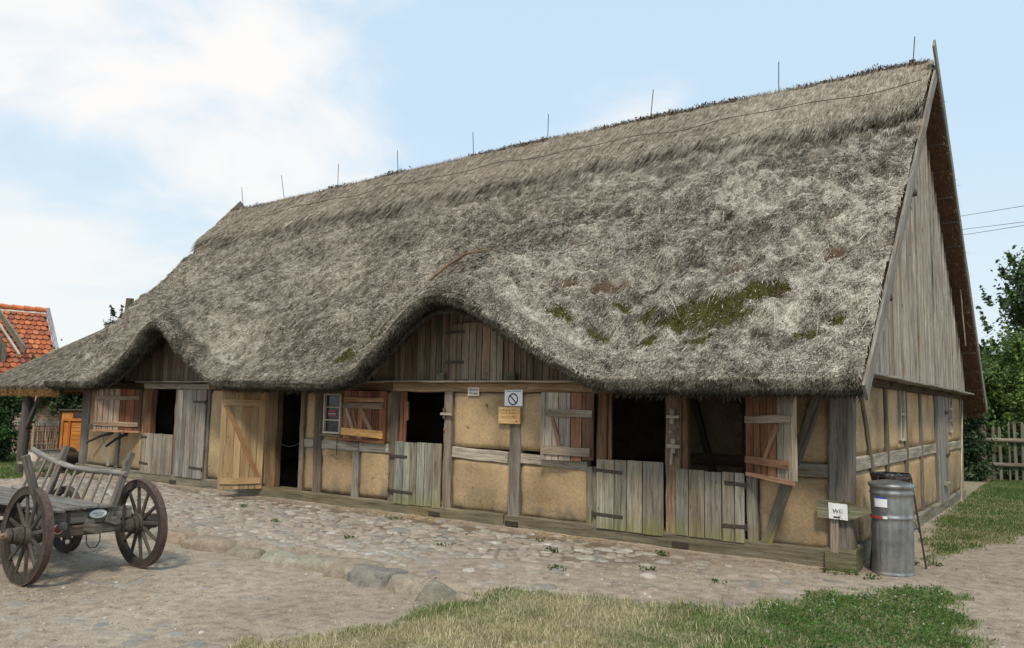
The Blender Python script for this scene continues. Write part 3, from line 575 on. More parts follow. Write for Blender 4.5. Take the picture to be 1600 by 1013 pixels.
n = 1500; y = rng.uniform(5.4, 11.2, n); P_ = np.stack([rng.uniform(-.2, XR, n), y, rearz(y) - .02], 1); D = np.stack([rng.normal(.5, .3, n), np.ones(n), -.7 + rng.normal(.3, .3, n)], 1)
p3 = blades(P_, D, rng.uniform(.08, .3, n), rng.uniform(.005, .01, n), np.array([[.33, .29, .2]]) * rng.uniform(.5, 1.3, (n, 1)))
tri_join('rear_thatch', (V, F, c), [p1, p2, p3], M_THATCH, barn)
def rzx(x): return RZ - .19 * sst(-7, -19, x) + .05
# crust of heather sods along the ridge
n = 15000; x = rng.uniform(-18.9, .30, n); g_ = sst(-.25, .35, fbm(x * .9, 0, 2.0) + .75 * sst(-2.5, -.2, x)); kk = rng.uniform(0, 1, n) < g_; x = x[kk]; n = len(x)
hgt_ = .05 + .05 * vnoise(x * 3, 1.0); P_ = np.stack([x, RY + rng.normal(0, .07, n), rzx(x) + .03 + rng.uniform(-.06, 1, n) * hgt_], 1)
v, f, c = blades(P_, rng.normal(0, 1, (n, 3)) + np.array([[0, 0, .3]]), rng.uniform(.02, .075, n), rng.uniform(.012, .03, n), np.array([[.075, .055, .04]]) * rng.uniform(.5, 1.8, (n, 1)))
n = 9000; x = rng.uniform(-18.9, .3, n); P_ = np.stack([x, RY + rng.uniform(-.12, .1, n), rzx(x) + .0], 1); v2, f2, c2 = blades(P_, np.stack([rng.normal(.1, .35, n), rng.normal(-.25, .5, n), np.ones(n) * .8], 1), rng.uniform(.04, .13, n), rng.uniform(.006, .012, n), thatch_col(x, np.full(n, 5.0), rng.normal(.05, .15, n)))
me = npmesh('ridge_crust', np.concatenate([v, v2]), np.concatenate([f, f2 + len(v)]), 3, np.concatenate([c, c2])); link('ridge_crust', me, M_THATCH, barn)

# lean-to at the left end: hipped thatch on posts
A = Vector((-17.42, 1.06, 3.60)); A2 = Vector((-17.42, 9.34, 3.60)); C0 = Vector((-16.7, EY + .14, EZ - .10)); C1 = Vector((-20.45, EY + .1, 2.03)); C2 = Vector((-20.45, 11.2, 2.1)); RL = Vector((-18.93, RY, 7.5))
def patch(p, q, r, s_, n=40):
    a = np.linspace(0, 1, n); U_, V_ = np.meshgrid(a, a); p, q, r, s_ = [np.array(t)[None, None] for t in (p, q, r, s_)]
    G = (p * (1 - U_[..., None]) + q * U_[..., None]) * (1 - V_[..., None]) + (s_ * (1 - U_[..., None]) + r * U_[..., None]) * V_[..., None]; return G
def patch_mesh(G, off=0):
    n = G.shape[0]; V = G.reshape(-1, 3).copy(); ii = np.arange(n * n).reshape(n, n) + off
    V[:, 2] += .025 * fbm(V[:, 0] * 2, V[:, 1] * 2, V[:, 2] * 2); return V, np.stack([ii[:-1, :-1].ravel(), ii[:-1, 1:].ravel(), ii[1:, 1:].ravel(), ii[1:, :-1].ravel()], 1)
vs, fs = [], []; o_ = 0
th = Vector((0, .12, -.26)); th2 = Vector((.16, 0, -.26))
for quad_ in [(C1, C0, A + Vector((.35, -.1, 0)), A), (C2, C1, A, A2), (C1, C0, C0 + th, C1 + th), (C2 + th2, C1 + th2, C1, C2), (C1 + th, C0 + th, A + Vector((.3, .1, -.3)), A + Vector((0, .1, -.3))), (C2 + th2, C1 + th, A + Vector((0, .1, -.3)), A2 + Vector((0, 0, -.3)))]:
    V, F = patch_mesh(patch(*quad_), o_); vs.append(V); fs.append(F); o_ += len(V)
V = np.concatenate(vs); F = np.concatenate(fs); c = np.tile(np.array([.235, .215, .175]), (len(V), 1)); c[1600 * 2:] = (.30, .17, .07)
n = 22000; a_, b_ = rng.uniform(0, 1, n), rng.uniform(0, 1, n); G0 = np.array(C1)[None] * (1 - a_[:, None]) + np.array(C0)[None] * a_[:, None]; G1 = np.array(A)[None] * (1 - a_[:, None]) + np.array(A + Vector((.35, -.1, 0)))[None] * a_[:, None]
P_ = G0 * (1 - b_[:, None]) + G1 * b_[:, None]; P_[:, 2] += .015; D = np.stack([rng.normal(-.1, .2, n), -np.ones(n), -.86 + rng.normal(.12, .08, n)], 1)
q1 = blades(P_, D, rng.uniform(.08, .25, n), rng.uniform(.006, .013, n), np.array([[.245, .215, .17]]) * rng.uniform(.55, 1.4, (n, 1)))
n = 9000; P_ = np.array(C1)[None] + (np.array(C0) - np.array(C1))[None] * rng.uniform(0, 1, (n, 1)); k = rng.uniform(0, 1, n); P_[:, 1] += .12 * k - .02; P_[:, 2] -= .26 * k; D = np.stack([rng.normal(0, .2, n), rng.normal(-.25, .2, n), -np.ones(n)], 1)
q2 = blades(P_, D, rng.uniform(.04, .10, n), rng.uniform(.006, .012, n), np.where((k < .35)[:, None], np.array([[.24, .21, .17]]), np.array([[.38, .215, .085]])) * rng.uniform(.6, 1.35, (n, 1)))
tri_join('lean_to_thatch', (V, F, c), [q1, q2], M_THATCH, barn)
mb = MB(); planks(mb, (-18.2, 0, 0), (0, 1, 0), (0, 0, 1), (-1, 0, 0), 2.0, 8.4, 3.0, lambda y: max(3.1, 6.7 - abs(y - RY) * .93), GREY, .2); mb.build('left_gable_boards', M_WOOD, barn)
mb = MB(); mb.tube([(-18.72, -.42, -.28), (-18.70, -.42, .8), (-18.62, -.42, 1.95)], [.125, .115, .105], (.085, .082, .078), 14); pst = mb.build('support_post', M_WOOD, barn)
mb = MB(); mb.beam((-18.62, -.42, .95), (-18.0, -.42, 1.75), .1, .09, (0, 1, 0), (.08, .075, .07)); mb.build('post_brace', M_WOOD, barn)
mb = MB(); mb.beam((-20.3, -.42, 1.9), (-16.8, -.42, 1.92), .14, .16, (0, 0, 1), (.09, .08, .07)); mb.build('lean_to_beam', M_WOOD, barn)
mb = MB(); mb.tube([(-18.9, 4.0, -.2), (-18.9, 4.0, 2.1)], .11, (.11, .10, .09), 12); mb.build('support_post', M_WOOD, barn)
mb = MB(); mb.tube([(-19.30, 2.3, 3.75), (-19.27, 2.3, 4.46)], [.12, .10], (.14, .13, .08), 12); mb.build('post_top', M_WOOD, barn)

# ---- front wall: clay panels
CL = (.37, .265, .152)
def clay_panel(u0, u1, z0, z1, plane='front', base=0.0, col=CL):
    nu, nv = max(2, int((u1 - u0) / .07)), max(2, int((z1 - z0) / .07)); U_, Z_ = np.meshgrid(np.linspace(u0, u1, nu + 1), np.linspace(z0, z1, nv + 1))
    d = base + .010 * fbm(U_ * 2.2, Z_ * 2.2, 3.0) + .004 * fbm(U_ * 9, Z_ * 9, 1.0)
    e = np.minimum.reduce([U_ - u0, u1 - U_, Z_ - z0, z1 - Z_]); d = d - (.022 + .012 * vnoise(U_ * 7, Z_ * 7)) * (1 - sst(0, .07, e))
    V = np.stack([U_, -d, Z_], 2) if plane == 'front' else np.stack([d, U_, Z_], 2); V = V.reshape(-1, 3)
    back = V.copy(); back[:, 1 if plane == 'front' else 0] = .16 if plane == 'front' else -.16
    a = np.arange((nu + 1) * (nv + 1)).reshape(nv + 1, nu + 1); F = np.stack([a[:-1, :-1].ravel(), a[:-1, 1:].ravel(), a[1:, 1:].ravel(), a[1:, :-1].ravel()], 1); o2 = len(V)
    F2 = F[:, ::-1] + o2; bd = list(a[0]) + list(a[1:, -1]) + list(a[-1, -2::-1]) + list(a[-2:0:-1, 0]); bd = np.array(bd); nb = np.roll(bd, -1); F3 = np.stack([bd + o2, nb + o2, nb, bd], 1)
    me = npmesh('clay_panel', np.concatenate([V, back]), np.concatenate([F, F2, F3]), 4, np.tile(np.array(tone(col, .11)), (2 * o2, 1)), None, True); return link('clay_panel', me, M_CLAY, barn)
for u0, u1, z0, z1 in [(-16.55, -15.30, .2, 1.90), (-15.17, -14.25, .2, 1.90), (-11.93, -10.12, .17, 1.90), (-9.08, -8.83, .17, .92), (-9.08, -8.83, 1.06, 1.9), (-8.63, -7.86, .17, .92), (-7.7, -7.02, .17, .92), (-8.63, -8.6, 1.06, 1.9), (-8.17, -7.02, 1.06, 1.9),
                       (-8.6, -8.17, 1.06, 1.17), (-8.6, -8.17, 1.87, 1.92), (-5.71, -4.65, .15, .91), (-5.71, -3.34, 1.08, 1.90), (-4.44, -3.34, .15, .90), (-1.0, -.19, .17, .97), (-1.0, -.19, 1.13, 1.92)]:
    clay_panel(u0, u1, z0, z1)
def timber(name, a, b, w, t=.14, col=GREY, m=M_WOOD, proud=.018, jit=.007, up=(0, 1, 0)):
    """timber of the front wall, face standing proud of the clay"""
    mb = MB(); y = -proud + t / 2; mb.beam((a[0], y, a[1]), (b[0], y, b[1]), w, t, up, col, jit, .1); return mb.build(name, m, barn)
timber('sill_beam', (-16.95, .09), (-10.6, .07), .20, .3, (.19, .175, .15), M_SILL, .035)
timber('sill_beam', (-10.58, .045), (-4.7, .05), .22, .3, (.155, .142, .105), M_SILL, .042)
timber('sill_beam', (-4.68, .05), (-.24, .085), .22, .3, (.14, .125, .10), M_SILL, .04)
mb = MB(); mb.box((-.235, -.10, -.05), (.09, .22, .215), (.14, .13, .09)); mb.build('sill_corner_block', M_SILL, barn)
for x in (-12.98, -6.0, -1.98, -4.55):                      # dark blocks on the sill face, painted as the shade inside mortice slots
    mb = MB(); mb.box((x - .11, -.052, .0), (x + .11, -.02, .075), (.05, .045, .035)); mb.build('notch_shade_block', M_WOOD, barn)
timber('plate_beam', (-17, 1.985), (-14.3, 1.985), .15, .2, DBROWN)
timber('plate_beam', (-14.28, 1.985), (-11.95, 1.975), .12, .2, (.30, .28, .25), proud=.03)
timber('plate_beam', (-11.93, 1.985), (-7.0, 1.985), .14, .2, BROWN)
timber('plate_beam', (-6.98, 1.985), (-3.0, 1.985), .15, .2, (.30, .215, .135), proud=.022)
timber('plate_beam', (-2.98, 1.99), (.08, 1.99), .15, .2, DBROWN, proud=.025)
for u0, u1, zc, h, c in [(-16.5, -15.32, 1.05, .12, GREY), (-9.07, -8.84, .995, .14, LGREY), (-8.62, -7.72, .985, .15, LGREY), (-7.70, -7.03, .985, .15, LGREY), (-5.70, -4.66, 1.0, .17, LGREY), (-4.43, -3.34, .965, .14, LGREY), (-.99, -.2, 1.05, .15, (.25, .24, .21))]:
    timber('rail', (u0, zc), (u1, zc - (.04 if u0 < -4 and u0 > -6 else 0)), h, .12, tone(c, .06))
POSTS = [(-16.85, -16.52, .18, 1.91, (.17, .16, .15)), (-15.30, -15.18, .19, 1.0, (.21, .2, .19)), (-14.24, -13.98, .98, 1.92, (.17, .09, .055)), (-13.10, -12.98, .16, 1.92, (.20, .17, .14)), (-11.99, -11.90, .16, 1.92, (.15, .14, .125)),
         (-10.12, -9.85, .15, 1.91, (.17, .115, .07)), (-9.20, -9.09, .15, 1.92, (.20, .17, .14)), (-8.83, -8.64, .15, 1.92, (.14, .12, .10)), (-7.86, -7.71, .15, .91, (.23, .22, .195)), (-7.02, -6.85, .15, 1.92, (.145, .12, .10)),
         (-5.88, -5.72, .14, 1.92, (.21, .185, .155)), (-4.64, -4.45, .12, 1.55, (.20, .185, .17)), (-3.35, -3.18, .13, .92, (.22, .215, .19)), (-3.20, -3.05, .93, 1.92, (.15, .095, .06)), (-2.19, -1.98, .14, 1.92, (.20, .155, .115)), (-1.14, -1.01, .15, 1.92, (.19, .175, .15))]
for x0, x1, z0, z1, c in POSTS: timber('post', ((x0 + x1) / 2, z0), ((x0 + x1) / 2 + random.uniform(-.012, .012), z1), x1 - x0, .15, c, M_MOSSY if x0 > -3.4 and z0 < .3 else M_WOOD, .024)
mb = MB(); mb.beam((-.08, .06, .2), (-.06, .06, 1.95), .26, .26, (0, 1, 0), (.165, .155, .14), .008, .12); mb.build('corner_post', M_WOOD, barn)
mb = MB(); mb.beam((-.135, -.09, .17), (-.125, -.09, .62), .085, .03, (0, 1, 0), (.27, .22, .18), .004); mb.build('sign_stake', M_WOOD, barn)
timber('brace', (-.92, .17), (-.30, 1.90), .13, .1, (.17, .165, .145), M_MOSSY, .026)
timber('brace', (-15.56, .2), (-15.96, .98), .085, .1, (.27, .26, .24), proud=.02)
for a, b in [((-15.45, 0, .95), (-16.1, -.25, .70)), ((-14.85, 0, .95), (-15.2, -.28, .66))]:
    mb = MB(); p = [Vector(a), Vector(a) * .5 + Vector(b) * .5 + Vector((0, 0, .03)), Vector(b)]; mb.tube(p, [.035, .03, .025], (.05, .045, .04), 8); mb.build('shutter_rest', M_WOOD, barn)

# ---- hinges, doors, shutters
def strap(mb, a, b, w=.045, y=-.062): mb.beam((a[0], y, a[1]), (b[0], y, b[1]), w, .010, (0, 1, 0), (.06, .05, .045), .002, .3); mb.lathe((a[0], y - .004, a[1] - .04), (0, 0, 1), [(0, .013), (.08, .013)], seg=8)
def door(name, x0, x1, z0, z1, col, hinges=(), m=M_WOOD, wd=.16, slope=0, colf=None, label=None, y=-.042):
    mb = MB(); planks(mb, (0, y, 0), (1, 0, 0), (0, 0, 1), (0, -1, 0), x0, x1, z0, lambda q: z1 + slope * (q - x0), col, wd, .03, .006, .007, colf=colf); mb.box((x0 + .06, -.012, z0 + .12), (x1 - .06, .02, z0 + .22), BROWN); mb.box((x0 + .06, -.012, z1 - .24), (x1 - .06, .02, z1 - .14), BROWN)
    o = mb.build(name, m, barn)
    if label: o['label'] = label
    for a, b in hinges: h = MB(); strap(h, a, b); h.build('hinge', M_IRON, o)
    return o
door('half_door', -14.22, -13.05, .155, .985, (.235, .225, .205), [((-14.2, .36), (-13.9, .345)), ((-14.2, .90), (-14.0, .90))], label='grey lower half door at the left end')
door('door_leaf', -12.95, -11.98, .16, 1.91, (.25, .245, .235), [((-11.99, .35), (-12.42, .37)), ((-11.99, 1.66), (-12.4, 1.67))], label='full height grey plank leaf')
door('half_door', -6.86, -5.88, .14, 1.11, (.255, .255, .225), [((-6.95, .88), (-6.58, .875)), ((-6.96, .335), (-6.45, .32))], M_MOSSY, label='grey lower half door in the middle')
door('half_door', -3.17, -2.2, .125, 1.035, (.25, .24, .205), [((-3.22, .89), (-2.78, .87)), ((-3.22, .31), (-2.77, .30))], M_MOSSY, .22, colf=lambda q: (.24, .235, .205))
door('half_door', -2.04, -1.155, .155, .965, (.235, .225, .195), [((-1.14, .83), (-1.40, .845)), ((-1.14, .34), (-1.44, .335))], M_MOSSY, .18)
for x, z in ((-2.07, 1.62), (-2.06, 1.25)):                   # wooden latches on the middle post
    mb = MB(); mb.beam((x, -.075, z - .09), (x, -.075, z + .09), .055, .035, (0, 1, 0), (.33, .30, .26)); mb.beam((x - .07, -.10, z), (x + .10, -.10, z), .04, .03, (0, 1, 0), (.36, .33, .29)); mb.build('latch', M_WOOD, barn)
mb = MB(); mb.lathe((-2.09, -.06, 1.43), (0, -1, 0), [(0, .028), (.03, .028), (.035, .0)], (.3, .27, .24), 12); mb.beam((-2.09, -.06, 1.02), (-2.09, -.06, 1.16), .03, .03, (0, 1, 0), (.33, .3, .27)); mb.build('latch', M_WOOD, barn)
mb = MB(); mb.beam((-5.9, -.07, 1.57), (-5.68, -.07, 1.57), .04, .03, (0, 1, 0), (.3, .28, .25)); mb.beam((-5.84, -.06, 1.5), (-5.84, -.06, 1.66), .04, .03, (0, 1, 0), (.2, .17, .14)); mb.lathe((-5.84, -.05, 1.33), (0, -1, 0), [(0, .02), (.02, .0)], (.35, .13, .05), 8); mb.build('latch', M_WOOD, barn)
mb = MB(); mb.tube([(-8.22, -.03, 1.12), (-8.2, -.05, 1.05), (-8.22, -.04, .85), (-8.19, -.06, .83)], .007); mb.build('door_hook', M_IRON, barn)
# reddish inner jambs of the half doors
mb = MB(); planks(mb, (0, .03, 0), (1, 0, 0), (0, 0, 1), (0, -1, 0), -6.84, -6.70, 1.1, 1.91, (.19, .09, .05), .08); mb.box((-6.70, .01, 1.45), (-6.66, .05, 1.75), (.20, .10, .055)); mb.build('door_jamb', M_WOOD, barn)
mb = MB(); planks(mb, (0, .03, 0), (1, 0, 0), (0, 0, 1), (0, -1, 0), -3.04, -2.98, 1.0, 1.91, (.17, .10, .06), .08); mb.build('door_jamb', M_WOOD, barn)
mb = MB(); mb.box((-1.975, .0, .95), (-1.90, .10, 1.91), (.13, .085, .055)); mb.build('door_jamb', M_WOOD, barn)

def shutter(name, hinge, end, z0, z1, colf, battens, braces=(), wd=.16, label=None, batcol=GREY, m=M_WOOD, sag=0.0, jb=.008, frame_end=None):
    """leaf opened outward from its hinge line; battens on the face now turned to the yard; coordinates (u from hinge, z)"""
    h = Vector((hinge[0], hinge[1], 0)); e = Vector((end[0], end[1], 0)); U = (e - h); L = U.length; U.normalize(); Nn = Vector((U.y, -U.x, 0)); Nn = Nn if Nn.y < 0 else -Nn
    mb = MB(); planks(mb, h, U, (0, 0, 1), Nn, 0, L, lambda q: z0 - sag * q, z1, GREY, wd, .028, jb, .004, colf=colf)
    o = mb.build(name, m, barn)
    if label: o['label'] = label
    for (u0, zb0, u1, zb1, w_, c) in battens:
        b = MB(); b.beam(h + U * u0 + Vector((0, 0, zb0)) + Nn * .03, h + U * u1 + Vector((0, 0, zb1)) + Nn * .026, w_, .022, Nn, c, .006); b.build('batten', m, o)
    for (u0, zb0, u1, zb1, w_, c) in braces:
        b = MB(); b.beam(h + U * u0 + Vector((0, 0, zb0)) + Nn * .026, h + U * u1 + Vector((0, 0, zb1)) + Nn * .024, w_, .018, Nn, c, .003); b.build('brace', m, o)
    if frame_end: b = MB(); b.beam(h + U * (L - .012) + Vector((0, 0, z0)) + Nn * .01, h + U * (L - .012) + Vector((0, 0, z1)) + Nn * .01, .03, .06, U, frame_end, .003); b.build('edge_strip', m, o)
    return o
shutter('shutter', (-14.28, -.05), (-14.98, -.70), 1.0, 1.90, lambda u: (.19, .08, .045) if .12 < u < .42 else ((.12, .07, .045) if u < .12 else (.34, .26, .21)), [(.05, 1.72, .93, 1.71, .09, (.26, .20, .16)), (.05, 1.15, .94, 1.17, .09, (.36, .29, .24)), (.0, 1.0, .95, 1.02, .04, (.36, .20, .12))], wd=.13, label='red brown shutter on the far left, opened outward')
shutter('shutter', (-7.05, -.07), (-8.0, -.11), 1.10, 1.91, lambda u: (.165, .07, .042) if u < .42 else (.24, .12, .075), [(.04, 1.765, .93, 1.775, .07, (.34, .20, .12)), (.05, 1.66, .95, 1.665, .09, (.20, .155, .125)), (.04, 1.20, .97, 1.235, .12, (.60, .36, .15)), (0, 1.085, .97, 1.10, .035, (.20, .09, .05))], [(.30, 1.27, .56, 1.63, .07, (.33, .23, .17)), (.70, 1.27, .88, 1.63, .06, (.36, .30, .24)), (.62, 1.27, .72, 1.6, .03, (.30, .17, .1))], wd=.15, label='brown shutter mended with a fresh pale batten')
shutter('shutter', (-3.20, -.07), (-3.97, -.16), .99, 1.91, lambda u: (.20, .115, .08) if u < .32 else (.33, .315, .30), [(.02, 1.62, .72, 1.64, .10, (.25, .225, .19)), (.05, 1.11, .76, 1.12, .12, (.24, .20, .165))], [(.50, 1.18, .62, 1.58, .05, (.22, .15, .11))], wd=.17, label='shutter half grey and half reddish brown', frame_end=(.3, .27, .24), jb=.02)
shutter('shutter', (-1.13, -.05), (-.42, -.50), .955, 1.91, lambda u: (.18, .095, .062) if u < .5 else (.29, .265, .23), [(.02, 1.61, .80, 1.63, .09, (.33, .29, .25)), (.02, 1.14, .74, 1.12, .09, (.22, .12, .08)), (.03, .97, .84, .93, .05, (.38, .23, .16))], [(.36, 1.17, .58, 1.56, .055, (.27, .16, .11))], wd=.14, label='rightmost shutter, red brown by the hinge and pale grey outside', frame_end=(.42, .38, .32), sag=.03)
# tan door standing open
tan = shutter('entrance_door', (-10.14, -.05), (-10.53, -.72), .115, 1.90, lambda u: tone((.43, .31, .18), .12), [(.03, 1.67, .74, 1.67, .11, (.47, .34, .20)), (.03, .27, .74, .27, .11, (.48, .35, .21))], [(.08, .33, .68, 1.61, .085, (.31, .20, .115))], wd=.13, label='tall tan plank door standing open', m=M_SOFT)
# entrance threshold, chain
mb = MB(); mb.tube([(-9.84, .02, 1.0), (-9.7, .02, .93), (-9.53, .02, .90), (-9.36, .02, .93), (-9.21, .02, .99)], .008, (.3, .3, .28), 6); tag(mb.build('chain', M_IRON), 'thin chain hung across the dark entrance beside the tan door', 'chain')
# small window
win = MB(); fc = (.50, .47, .42)
for a, b, w_ in [((-8.585, 1.18), (-8.585, 1.86), .035), ((-8.185, 1.18), (-8.185, 1.86), .035), ((-8.6, 1.195), (-8.17, 1.195), .035), ((-8.6, 1.85), (-8.17, 1.85), .03), ((-8.57, 1.41), (-8.2, 1.41), .022), ((-8.57, 1.63), (-8.2, 1.63), .018)]:
    win.beam((a[0], -.01, a[1]), (b[0], -.01, b[1]), w_, .05, (0, 1, 0), fc, .001)
wo = win.build('window', M_SOFT, barn); mb = MB(); mb.box((-8.57, .02, 1.2), (-8.2, .026, 1.85)); mb.build('window_pane', M_GLASS, wo)
mb = MB(); mb.box((-8.68, -.04, 1.125), (-8.14, .04, 1.165), (.2, .16, .12)); mb.build('window_sill', M_WOOD, wo)
mb = MB()
for z, h in ((1.545, .022), (1.475, .018)): mb.box((-8.53, .010, z), (-8.33, .014, z + h))
nt_ = mb.build('notice_lettering', M_RED, wo)
mb = MB(); mb.box((-8.53, .010, 1.51), (-8.33, .014, 1.518)); mb.build('notice_line', M_WHITE, wo)

# ---- boarded eyebrow gables
mb = MB(); planks(mb, (0, -.06, 0), (1, 0, 0), (0, 0, 1), (0, -1, 0), -7.6, -2.95, 2.075, lambda x: 1.98 + float(bumpx(x)) + .50, GREY, .13, .025, .004, 0, colf=lambda x: mixc((.20, .155, .10), (.13, .105, .085), float(sst(-7.2, -5.8, x))) if x < -5.9 else (.135, .105, .085)); mb.build('dormer_boards', M_WOOD, barn)
mb = MB(); planks(mb, (0, -.088, 0), (1, 0, 0), (0, 0, 1), (0, -1, 0), -5.72, -4.72, 2.09, 2.95, (.215, .18, .145), .12, .022); hd = mb.build('loft_hatch', M_WOOD, barn)
for z in (2.82, 2.36): h = MB(); h.beam((-5.80, -.115, z), (-5.45, -.115, z), .04, .01, (0, 1, 0), (.04, .035, .03)); h.build('hinge', M_IRON, hd)
for x in (-5.95, -4.62):
    mb = MB(); mb.beam((x, -.13, 2.14), (x + .15, -.13, 2.14), .11, .04, (0, 1, 0), (.09, .09, .06)); mb.build('vent_flap', M_WOOD, barn)
mb = MB(); mb.beam((-7.65, -.12, 2.065), (-3.05, -.12, 2.065), .10, .028, (0, 0, 1), (.30, .26, .22)); mb.build('drip_board', M_WOOD, barn)
mb = MB(); planks(mb, (0, -.06, 0), (1, 0, 0), (0, 0, 1), (0, -1, 0), -15.0, -11.2, 2.075, lambda x: 1.98 + float(bumpx(x)) + .50, (.14, .115, .095), .15, .025, .004, 0); mb.build('dormer_boards', M_WOOD, barn)
mb = MB(); mb.beam((-14.4, -.12, 2.065), (-11.6, -.12, 2.065), .10, .028, (0, 0, 1), (.24, .21, .18)); mb.build('drip_board', M_WOOD, barn)

# ---- right gable wall
for y0, y1, z0, z1 in [(.2, 2.15, .18, 1.03), (.2, 2.15, 1.20, 2.1), (2.28, 3.62, .18, 1.03), (2.28, 3.20, 1.20, 2.1), (3.20, 3.62, 1.2, 1.3), (3.76, 4.95, .16, 1.03), (3.76, 4.95, 1.2, 2.1), (5.1, 6.6, .15, 1.02), (5.1, 6.6, 1.2, 2.1), (8.12, 10.3, .13, 1.0), (8.95, 10.3, 1.17, 2.1), (8.12, 8.5, 1.17, 2.1), (8.5, 8.95, 1.17, 1.33)]:
    clay_panel(y0, y1, z0, z1, 'gable', 0, (.42, .30, .165))
def gt(name, a, b, w, col=GREY, t=.14, proud=.02, m=M_WOOD, jit=.006):
    mb = MB(); x = proud - t / 2; mb.beam((x, a[0], a[1]), (x, b[0], b[1]), w, t, (1, 0, 0), col, jit, .1); return mb.build(name, m, barn)
gt('sill_beam', (.23, .10), (10.42, .03), .20, (.22, .21, .18), .3, .05, M_SILL); gt('rail', (.2, 1.12), (6.55, 1.11), .17, (.33, .31, .27)); gt('rail', (8.15, 1.085), (10.3, 1.08), .16, (.33, .31, .27))
for y, w_, z0, z1, c in [(2.22, .13, .2, 2.12, (.14, .115, .09)), (3.69, .14, .19, 2.12, (.15, .12, .10)), (5.03, .14, .17, 2.12, (.17, .14, .12)), (6.66, .14, .13, 2.12, (.17, .15, .13)), (8.06, .12, .1, 2.12, (.17, .15, .13)), (10.35, .12, .1, 2.1, (.25, .23, .2))]:
    gt('post', (y, z0), (y + random.uniform(-.02, .02), z1), w_, c, .15, .026)
gt('brace', (.66, 2.0), (1.75, .18), .12, (.17, .145, .12), .1, .03)
mb = MB(); planks(mb, (.03, 0, 0), (0, 1, 0), (0, 0, 1), (1, 0, 0), 6.73, 8.0, .13, 2.08, (.22, .215, .205), .2); gd = mb.build('side_door', M_WOOD, barn)
for z in (1.75, .95): h = MB(); h.beam((.06, 7.6, z), (.06, 7.98, z), .05, .012, (1, 0, 0)); h.build('hinge', M_IRON, gd)
mb = MB(); mb.box((.03, 7.2, .42), (.12, 7.5, .47), (.3, .28, .25)); mb.build('door_handle', M_WOOD, gd)
def gwin(y0, y1, z0, z1, panes):
    w_ = MB(); c = (.42, .39, .34)
    for a, b in [((y0, z0), (y0, z1)), ((y1, z0), (y1, z1)), ((y0, z0), (y1, z0)), ((y0, z1), (y1, z1))] + [((y0, z0 + (z1 - z0) * k / panes), (y1, z0 + (z1 - z0) * k / panes)) for k in range(1, panes)]:
        w_.beam((.0, a[0], a[1]), (.0, b[0], b[1]), .04, .05, (1, 0, 0), c, .001)
    o = w_.build('window', M_SOFT, barn); mb = MB(); mb.box((-.03, y0, z0), (-.024, y1, z1)); mb.build('window_pane', M_GLASS, o); return o
gwin(3.25, 3.58, 1.33, 2.08, 2); gwin(8.54, 8.92, 1.36, 2.06, 3)
# boarding of the gable, drip board, barge boards
def gtop(y): return (EZ + SL * (y - EY) if y < RY else rearz(y)) - .30
mb = MB(); planks(mb, (.11, 0, 0), (0, 1, 0), (0, 0, 1), (1, 0, 0), -.25, 10.2, 2.17, gtop, (.315, .305, .28), .17, .03, .012, 0, .008, .2)
for y in np.arange(.2, 10.0, .34): mb.beam((.135, y, 2.19), (.135, y, max(2.25, gtop(y) - .08)), .035, .02, (1, 0, 0), tone((.32, .31, .285), .2), .002) if gtop(y) > 2.4 else None
mb.build('gable_boards', M_WOOD, barn)
mb = MB(); mb.beam((.17, -.1, 2.165), (.17, 10.35, 2.155), .24, .03, (0, 0, 1), (.27, .255, .23), .003); mb.build('drip_board', M_WOOD, barn)
for y in (2.2, 3.7, 5.0, 6.6, 8.1, 10.2): mb = MB(); mb.beam((.03, y, 2.06), (.16, y, 2.135), .035, .04, (0, 1, 0), (.10, .08, .065)); mb.build('drip_bracket', M_WOOD, barn)
mb = MB(); mb.box((-.1, .0, 2.05), (.08, 10.4, 2.15), DBROWN); mb.build('tie_beam', M_WOOD, barn)
for y, z in ((3.9, 5.12), (1.65, 3.22)): mb = MB(); mb.lathe((.1, y, z), (1, 0, 0), [(0, .055), (.12, .055), (.13, .0)], (.09, .08, .07), 10); mb.build('peg', M_WOOD, barn)
mb = MB(); mb.beam((.40, -.96, 1.92), (.40, RY + .05, RZ - .0), .20, .035, (1, 0, 0), (.22, .215, .20), .003); mb.build('barge_board', M_WOOD, barn)
mb = MB(); mb.beam((.43, RY - .50, RZ + .20), (.43, 11.22, 1.83), .23, .035, (1, 0, 0), (.215, .22, .195), .003); mb.build('barge_board', M_WOOD, barn)
for y in np.arange(5.6, 11.0, .42): mb = MB(); z = rearz(y) - .42; mb.beam((.0, y - .1, z), (.40, y - .1, z), .05, .045, (0, 0, 1), (.10, .085, .07)); mb.build('roof_batten', M_WOOD, barn)
mb = MB(); mb.beam((-18.98, RY - .45, RZ - .70), (-18.98, RY + .36, RZ + .20), .26, .03, (1, 0, 0), (.21, .20, .18)); mb.build('barge_board', M_WOOD, barn)
mb = MB(); mb.beam((.30, 8.9, 3.1), (.30, 8.3, 4.4), .03, .02, (1, 0, 0), (.30, .28, .25)); mb.build('loose_lath', M_WOOD, barn)
